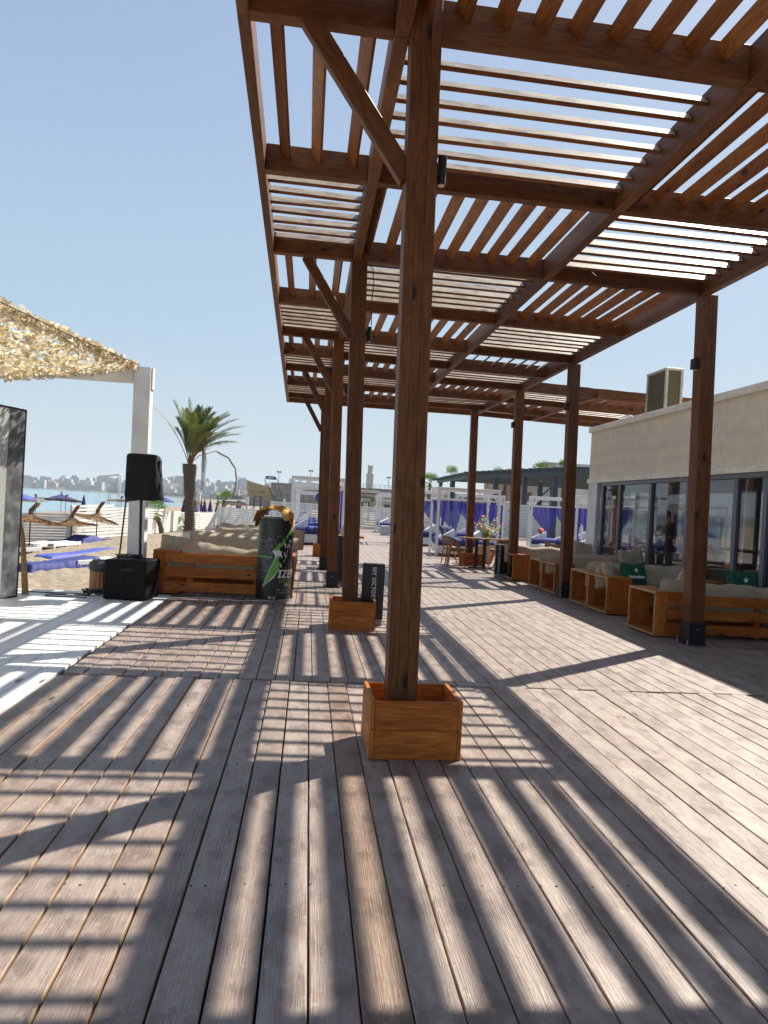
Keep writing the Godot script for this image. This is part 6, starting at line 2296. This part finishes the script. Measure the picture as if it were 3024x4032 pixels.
	# blue gate posts on the far sand
	var gp := [[-8.0, -118.0, "pair of blue posts left of the purple sign"], [-2.2, -118.0, "pair of blue posts behind the purple sign"], [4.9, -112.0, "pair of blue posts inside the white cabana frame"], [8.6, -112.0, "pair of dark blue posts before the cream stair"]]
	for q in gp:
		var y := land(q[0], q[1])
		var m := thing("gate_posts", Vector3(q[0], y, q[1]), q[2], "posts", "blue post pairs on the far sand")
		for e in [-0.5, 0.5]:
			s = new_st()
			bx(s, e, 1.5, 0, 0.28, 3.4, 0.28, 0.02)
			put(m, "post", s, navy)
		block(m, "cap_bar", navy, 0, 3.1, 0, 0.72, 0.12, 0.16)
	for q in [[-13.8, -95.0, "tall white post right of the big palm"], [-9.0, -110.0, "tall white post left of the purple sign"], [-3.7, -112.0, "white post inside the purple sign frame"]]:
		var m := thing("white_post", Vector3(q[0], land(q[0], q[1]), q[1]), q[2], "post", "white posts on the far sand")
		block(m, "shaft", M.white, 0, 1.3, 0, 0.45, 3.0, 0.45)
		block(m, "cap", M.white, 0, 2.85, 0, 0.55, 0.12, 0.55)
	# row of folded brown chairs along the far beach
	for k in 16:
		var m := thing("folded_chair", Vector3(-1.6 + k * 0.62, land(0.0, -104.0), -104.0 + (k % 3)), "brown folded chair in a row on the far sand behind the cabana posts", "chair", "brown folded chairs on the far sand")
		s = new_st()
		cbox(s, Vector3(1.1, 0.06, 0.5), 0.01, along(Vector3(-0.15, 0, 0), Vector3(0.15, 1.05, 0)))
		cbox(s, Vector3(1.0, 0.06, 0.5), 0.01, along(Vector3(0.18, 0, 0), Vector3(-0.12, 0.9, 0.05)))
		put(m, "frame", s, [mat(lin(0.13, 0.05, 0.045), 0.8), M.navy][k % 2])
	dark_pergola()
	# palms and houses on the right skyline
	var pk := [[23.9, -75.0, 6.3, "palm on the skyline left of the second right post"], [19.2, -75.0, 5.3, "bushy palm above the dark pergola, left of the pair"], [20.2, -75.5, 5.3, "bushy palm above the dark pergola, right of the pair"], [21.1, -110.0, 6.9, "small distant palm above the dark pergola's left end"], [13.3, -82.0, 4.6, "low spiky palm above the retaining wall by the main post"], [21.4, -61.0, 5.7, "palm half hidden behind the second right post"], [25.9, -64.0, 6.2, "palm beside the upper corner of the restaurant"], [24.6, -88.0, 5.9, "palm top peeking over the dark pergola by the gable"], [14.8, -100.0, 3.4, "low green palm under the dark pergola's left end"]]
	for q in pk:
		small_palm(Vector3(q[0], -0.5, q[1]), Vector3(0.1, 0, 0), q[2] + 0.3, 1.15 * absf(q[1]) / 85.0 + 0.15, 18, q[3], "palm tree", "palms on the right skyline")
	small_palm(Vector3(7.2, 5.0, -290.0), Vector3(0.1, 0, 0), 4.6, 1.8, 14, "dark pair of palm heads left of the minaret", "palm tree", "palms on the right skyline")
	b = thing("house", Vector3(27.0, -0.5, -105.0), "pink gabled house behind the dark pergola", "house")
	block(b, "wall", tri_map(mat(lin(0.52, 0.36, 0.26), 0.8, 0.0, M.sn), 0.1), 3.0, 3.8, -3, 7.0, 7.6, 6.0)
	s = new_st()
	for e in [-1.0, 1.0]:
		quad(s, Vector3(3.0 + e * 4.2, 7.0, 0.6), Vector3(3.0, 8.9, 0.6), Vector3(3.0, 8.9, -7), Vector3(3.0 + e * 4.2, 7.0, -7), Vector3(e * 0.5, 1, 0).normalized())
	tri(s, Vector3(-1.0, 7.1, 0.3), Vector3(7.0, 7.1, 0.3), Vector3(3, 8.85, 0.3), Vector3(0, 0, 1))
	put(b, "roof", s, mat(lin(0.40, 0.22, 0.14), 0.8))
	for k in 3:
		block(b, "window", dark, 1.0 + 2.0 * k, 4.6, 0.03, 0.9, 1.3, 0.15)
	b = thing("house", Vector3(31.0, -0.5, -95.0), "pale flat roofed house beside the second right post", "house")
	block(b, "wall", pale, 3.0, 4.3, -3, 6.0, 8.9, 6.0)
	block(b, "parapet", pale, 3.0, 8.9, -3, 6.2, 0.4, 6.2)
	for k in 3:
		block(b, "window", dark, 1.2 + 1.8 * k, 7.0, 0.03, 0.8, 1.2, 0.15)
	for k in 9:
		var m := thing("villa", Vector3(10.0 + k * 5.2, -0.6, -84.0 - (k % 3) * 6.0), ["small white villa at the left end under the dark pergola", "second small white villa under the dark pergola", "third small cream villa under the dark pergola", "fourth small white villa under the dark pergola", "fifth small white villa, behind the second right post", "sixth small cream villa right of the second post", "seventh small white villa by the restaurant corner", "eighth small white villa behind the restaurant", "ninth small cream villa far behind the restaurant"][k], "house", "small villas under the dark pergola")
		block(m, "wall", [pale, M.white, cream][k % 3], 0, 1.5, 0, 4.4, 3.4 + (k % 2) * 0.4, 4.0)
		block(m, "parapet", M.white, 0, 3.25 + (k % 2) * 0.2, 0, 4.6, 0.25, 4.2)
		for e in [-1.3, 0.0, 1.3]:
			block(m, "window", dark, e, 1.9, 2.02, 0.6, 0.9, 0.1)
	# low shrubs in front of the villas
	for k in 8:
		var m := thing("shrub", Vector3(11.5 + k * 3.6, -0.4, -72.0 - (k % 2) * 3.0), ["round green shrub at the left end of the dark pergola", "second green shrub under the dark pergola", "third green shrub under the dark pergola", "fourth green shrub under the dark pergola", "fifth green shrub under the dark pergola", "sixth green shrub right of the second post", "seventh green shrub by the restaurant corner", "eighth green shrub behind the restaurant"][k], "shrub", "green shrubs under the dark pergola")
		s = new_st()
		for i in 420:
			var d := Vector3(rng.randfn(), absf(rng.randfn()) * 0.9, rng.randfn()).normalized()
			var r := pow(rng.randf(), 0.4)
			leaf(s, Vector3(0, 0.9, 0) + d * r * Vector3(1.5, 1.7, 1.4) * (0.8 + 0.3 * sin(d.x * 5.0 + k)), (d + Vector3(rng.randfn(), rng.randfn(), rng.randfn()) * 0.5).normalized(), 0.34, 0.18)
		put(m, "leaves", s, M.leaf2).set_meta("kind", "stuff")
		s = new_st()
		tube(s, [Vector3(0, -0.4, 0), Vector3(0.05, 0.9, 0)], [0.09, 0.05], 6)
		put(m, "stem", s, M.bark)

func dark_pergola() -> void:
	var st := mat(lin(0.045, 0.065, 0.075), 0.5, 0.2)
	var p := thing("dark_pergola", Vector3(11.6, 0, -55.6), "long blue grey steel pergola behind the cabanas", "pergola")
	var inv := p.transform.affine_inverse()
	var z := -70.0
	while z < -42.2:
		var xl := 11.7 if z < -55.6 else lerpf(11.5, 15.7, (z + 55.6) / 13.6)
		var s := new_st()
		bx(s, (xl + 36.0) * 0.5, 4.42 + 0.004 * (z + 60.0), z, 36.0 - xl, 0.16, 0.26, 0.01)
		put(p, "roof_slat", s, st, inv)
		z += 0.82
	var edge := [Vector3(12.2, 4.2, -70.0), Vector3(12.1, 4.2, -55.9), Vector3(16.4, 4.2, -42.0), Vector3(36.0, 4.2, -40.0)]
	for i in 3:
		var s := new_st()
		cbox(s, Vector3(edge[i].distance_to(edge[i + 1]), 0.30, 0.16), 0.01, along(edge[i], edge[i + 1]))
		put(p, "edge_beam", s, st, inv)
	for q in [[12.3, -69.0], [12.2, -62.5], [12.3, -56.2], [13.4, -52.6], [14.5, -49.0], [15.5, -45.7], [16.7, -42.2], [17.5, -55.0], [19.2, -49.0], [21.0, -42.2], [20.5, -61.0], [24.5, -55.0], [25.5, -42.0], [28.5, -62.0], [30.0, -41.5]]:
		var s := new_st()
		bx(s, q[0], 2.03, q[1], 0.32, 4.12, 0.32, 0.01)
		put(p, "post", s, st, inv)
	for q in [[17.5, -55.0], [21.0, -42.2], [19.2, -49.0]]:
		var s := new_st()
		cbox(s, Vector3(1.7, 0.10, 0.10), 0.01, along(Vector3(q[0] + 0.1, 3.0, q[1]), Vector3(q[0] + 1.3, 4.1, q[1])))
		put(p, "brace", s, st, inv)

# ---------------------------------------------------------------- the city across the bay
func facade(sd: int, wall: Color) -> StandardMaterial3D:
	var im := Image.create(128, 128, false, Image.FORMAT_RGB8)
	var r := RandomNumberGenerator.new(); r.seed = sd
	im.fill(wall)
	for y in 10:
		for x in 12:
			var c := wall * r.randf_range(0.35, 0.7)
			im.fill_rect(Rect2i(x * 10 + 6, y * 12 + 5, 5, 6), Color(c.r, c.g, c.b))
		im.fill_rect(Rect2i(0, y * 12 + 1, 128, 1), wall * 0.8)
	var m := mat(Color(1, 1, 1), 0.85, 0.0, ImageTexture.create_from_image(im))
	return m

func far_city() -> void:
	var walls := [facade(1, lin(0.58, 0.54, 0.48)), facade(2, lin(0.46, 0.44, 0.42)), facade(3, lin(0.50, 0.40, 0.33)), facade(4, lin(0.64, 0.61, 0.56)), facade(5, lin(0.36, 0.37, 0.40)), facade(6, lin(0.55, 0.46, 0.36))]
	var gcity := "apartment blocks of the hazy city across the bay"
	var r := RandomNumberGenerator.new(); r.seed = 44
	var n := 0
	for k in 270:
		var az := deg_to_rad(-30.5 + 32.0 * fmod(k * 0.618034 + 0.01 * (k % 7), 1.0))
		var d := r.randf_range(2080.0, 2900.0)
		if rad_to_deg(az) > -15.0: d = r.randf_range(1850.0, 3000.0)
		var x := d * sin(az)
		var z := -d * cos(az)
		if x < shore_x(z) + 60.0 and z > -2500.0: continue
		var gy := land(x, z)
		if gy < 0.0: continue
		var tall := r.randf() < 0.34
		var w := r.randf_range(16.0, 34.0)
		var hh := r.randf_range(17.0, 28.0) if tall else r.randf_range(8.0, 15.0)
		if rad_to_deg(az) < -20.0 and r.randf() < 0.45:
			hh = r.randf_range(14.0, 24.0); w = r.randf_range(24.0, 60.0)
		var dp := r.randf_range(14.0, 26.0)
		var s := new_st()
		for part in (2 if r.randf() < 0.5 else 1):
			var pw := w if part == 0 else w * 0.55
			var ph := hh if part == 0 else hh + r.randf_range(3.0, 8.0)
			var cx := 0.0 if part == 0 else r.randf_range(-0.22, 0.22) * w
			var pd := dp if part == 0 else dp * 0.7
			for f in [[Vector3(cx - pw * 0.5, -6, pd * 0.5), Vector3(cx + pw * 0.5, -6, pd * 0.5), Vector3(0, 0, 1)], [Vector3(cx - pw * 0.5, -6, -pd * 0.5), Vector3(cx - pw * 0.5, -6, pd * 0.5), Vector3.LEFT], [Vector3(cx + pw * 0.5, -6, pd * 0.5), Vector3(cx + pw * 0.5, -6, -pd * 0.5), Vector3.RIGHT], [Vector3(cx + pw * 0.5, -6, -pd * 0.5), Vector3(cx - pw * 0.5, -6, -pd * 0.5), Vector3(0, 0, -1)]]:
				var up := Vector3(0, ph + 6.0, 0)
				var l: float = f[0].distance_to(f[1])
				quad(s, f[0], f[1], f[1] + up, f[0] + up, f[2], Vector2(0, 0), Vector2(l / 36.0, 0), Vector2(l / 36.0, (ph + 6.0) / 30.0), Vector2(0, (ph + 6.0) / 30.0))
			quad(s, Vector3(cx - pw * 0.5, ph, pd * 0.5), Vector3(cx + pw * 0.5, ph, pd * 0.5), Vector3(cx + pw * 0.5, ph, -pd * 0.5), Vector3(cx - pw * 0.5, ph, -pd * 0.5), Vector3.UP)
		var o := put(self, "apartment_block", s, walls[r.randi() % 6], Transform3D(Basis(Vector3.UP, r.randf_range(-0.5, 0.5)), Vector3(x, gy, z)))
		var da := rad_to_deg(az)
		var where := "near the mirror" if da < -27.0 else ("left of the white post" if da < -21.0 else ("between white post and palm" if da < -14.5 else ("right of the palm" if da < -8.0 else "above the yellow building")))
		tag(o, "hazy %s %s apartment block in the far city %s" % ["tall" if hh > 16.5 else "low", ["beige", "grey", "reddish", "whitish", "blue grey", "tan"][walls.find(o.material_override)], where], "building", gcity)
		n += 1
	# nearer villages on the headland
	for k in 60:
		var az := deg_to_rad(-22.0 + 19.0 * fmod(k * 0.618034 + 0.3, 1.0))
		var d := r.randf_range(900.0, 1750.0)
		var x := d * sin(az)
		var z := -d * cos(az)
		if x < shore_x(z) + 30.0: continue
		var gy := land(x, z)
		var s := new_st()
		bx(s, 0, 1.5, 0, r.randf_range(8, 16), r.randf_range(5, 9), r.randf_range(7, 11))
		var o := put(self, "beach_house", s, [tri_map(mat(lin(0.36, 0.22, 0.15), 0.9), 0.1), walls[3], walls[5]][k % 3], Transform3D(Basis(Vector3.UP, r.randf_range(-0.5, 0.5)), Vector3(x, gy, z)))
		tag(o, "small low %s house on the headland below the hazy city, %s" % [["brick red", "reddish", "tan"][k % 3], "left of the palm" if rad_to_deg(az) < -12.0 else "right of the palm"], "house", "low houses on the headland")
	# dark scrub on the headland
	var s := new_st()
	for k in 2600:
		var az := deg_to_rad(r.randf_range(-30.0, 4.0))
		var d := r.randf_range(1000.0, 2100.0)
		var x := d * sin(az)
		var z := -d * cos(az)
		if x < shore_x(z) + 45.0 and z > -2500.0: continue
		var gy := land(x, z)
		var w := r.randf_range(5.0, 13.0)
		var h := r.randf_range(2.5, 6.0)
		for e in 3:
			var a := r.randf() * TAU
			var o := Vector3(cos(a), 0, sin(a)) * w
			tri(s, Vector3(x, gy - 1, z) - o, Vector3(x, gy - 1, z) + o, Vector3(x + r.randf_range(-2, 2), gy + h, z), Vector3(-sin(a), 0.6, cos(a)).normalized())
			tri(s, Vector3(x, gy - 1, z) - o * 0.7, Vector3(x + o.x * 0.3, gy + h * 0.8, z), Vector3(x - o.x * 0.5, gy + h * 0.7, z + 1), Vector3(-sin(a), 0.6, cos(a)).normalized())
	var sc := put(self, "headland_scrub", s, mat(lin(0.055, 0.062, 0.035), 0.95))
	sc.set_meta("kind", "stuff")
	tag(sc, "dark scrub covering the headland below the city", "scrub")
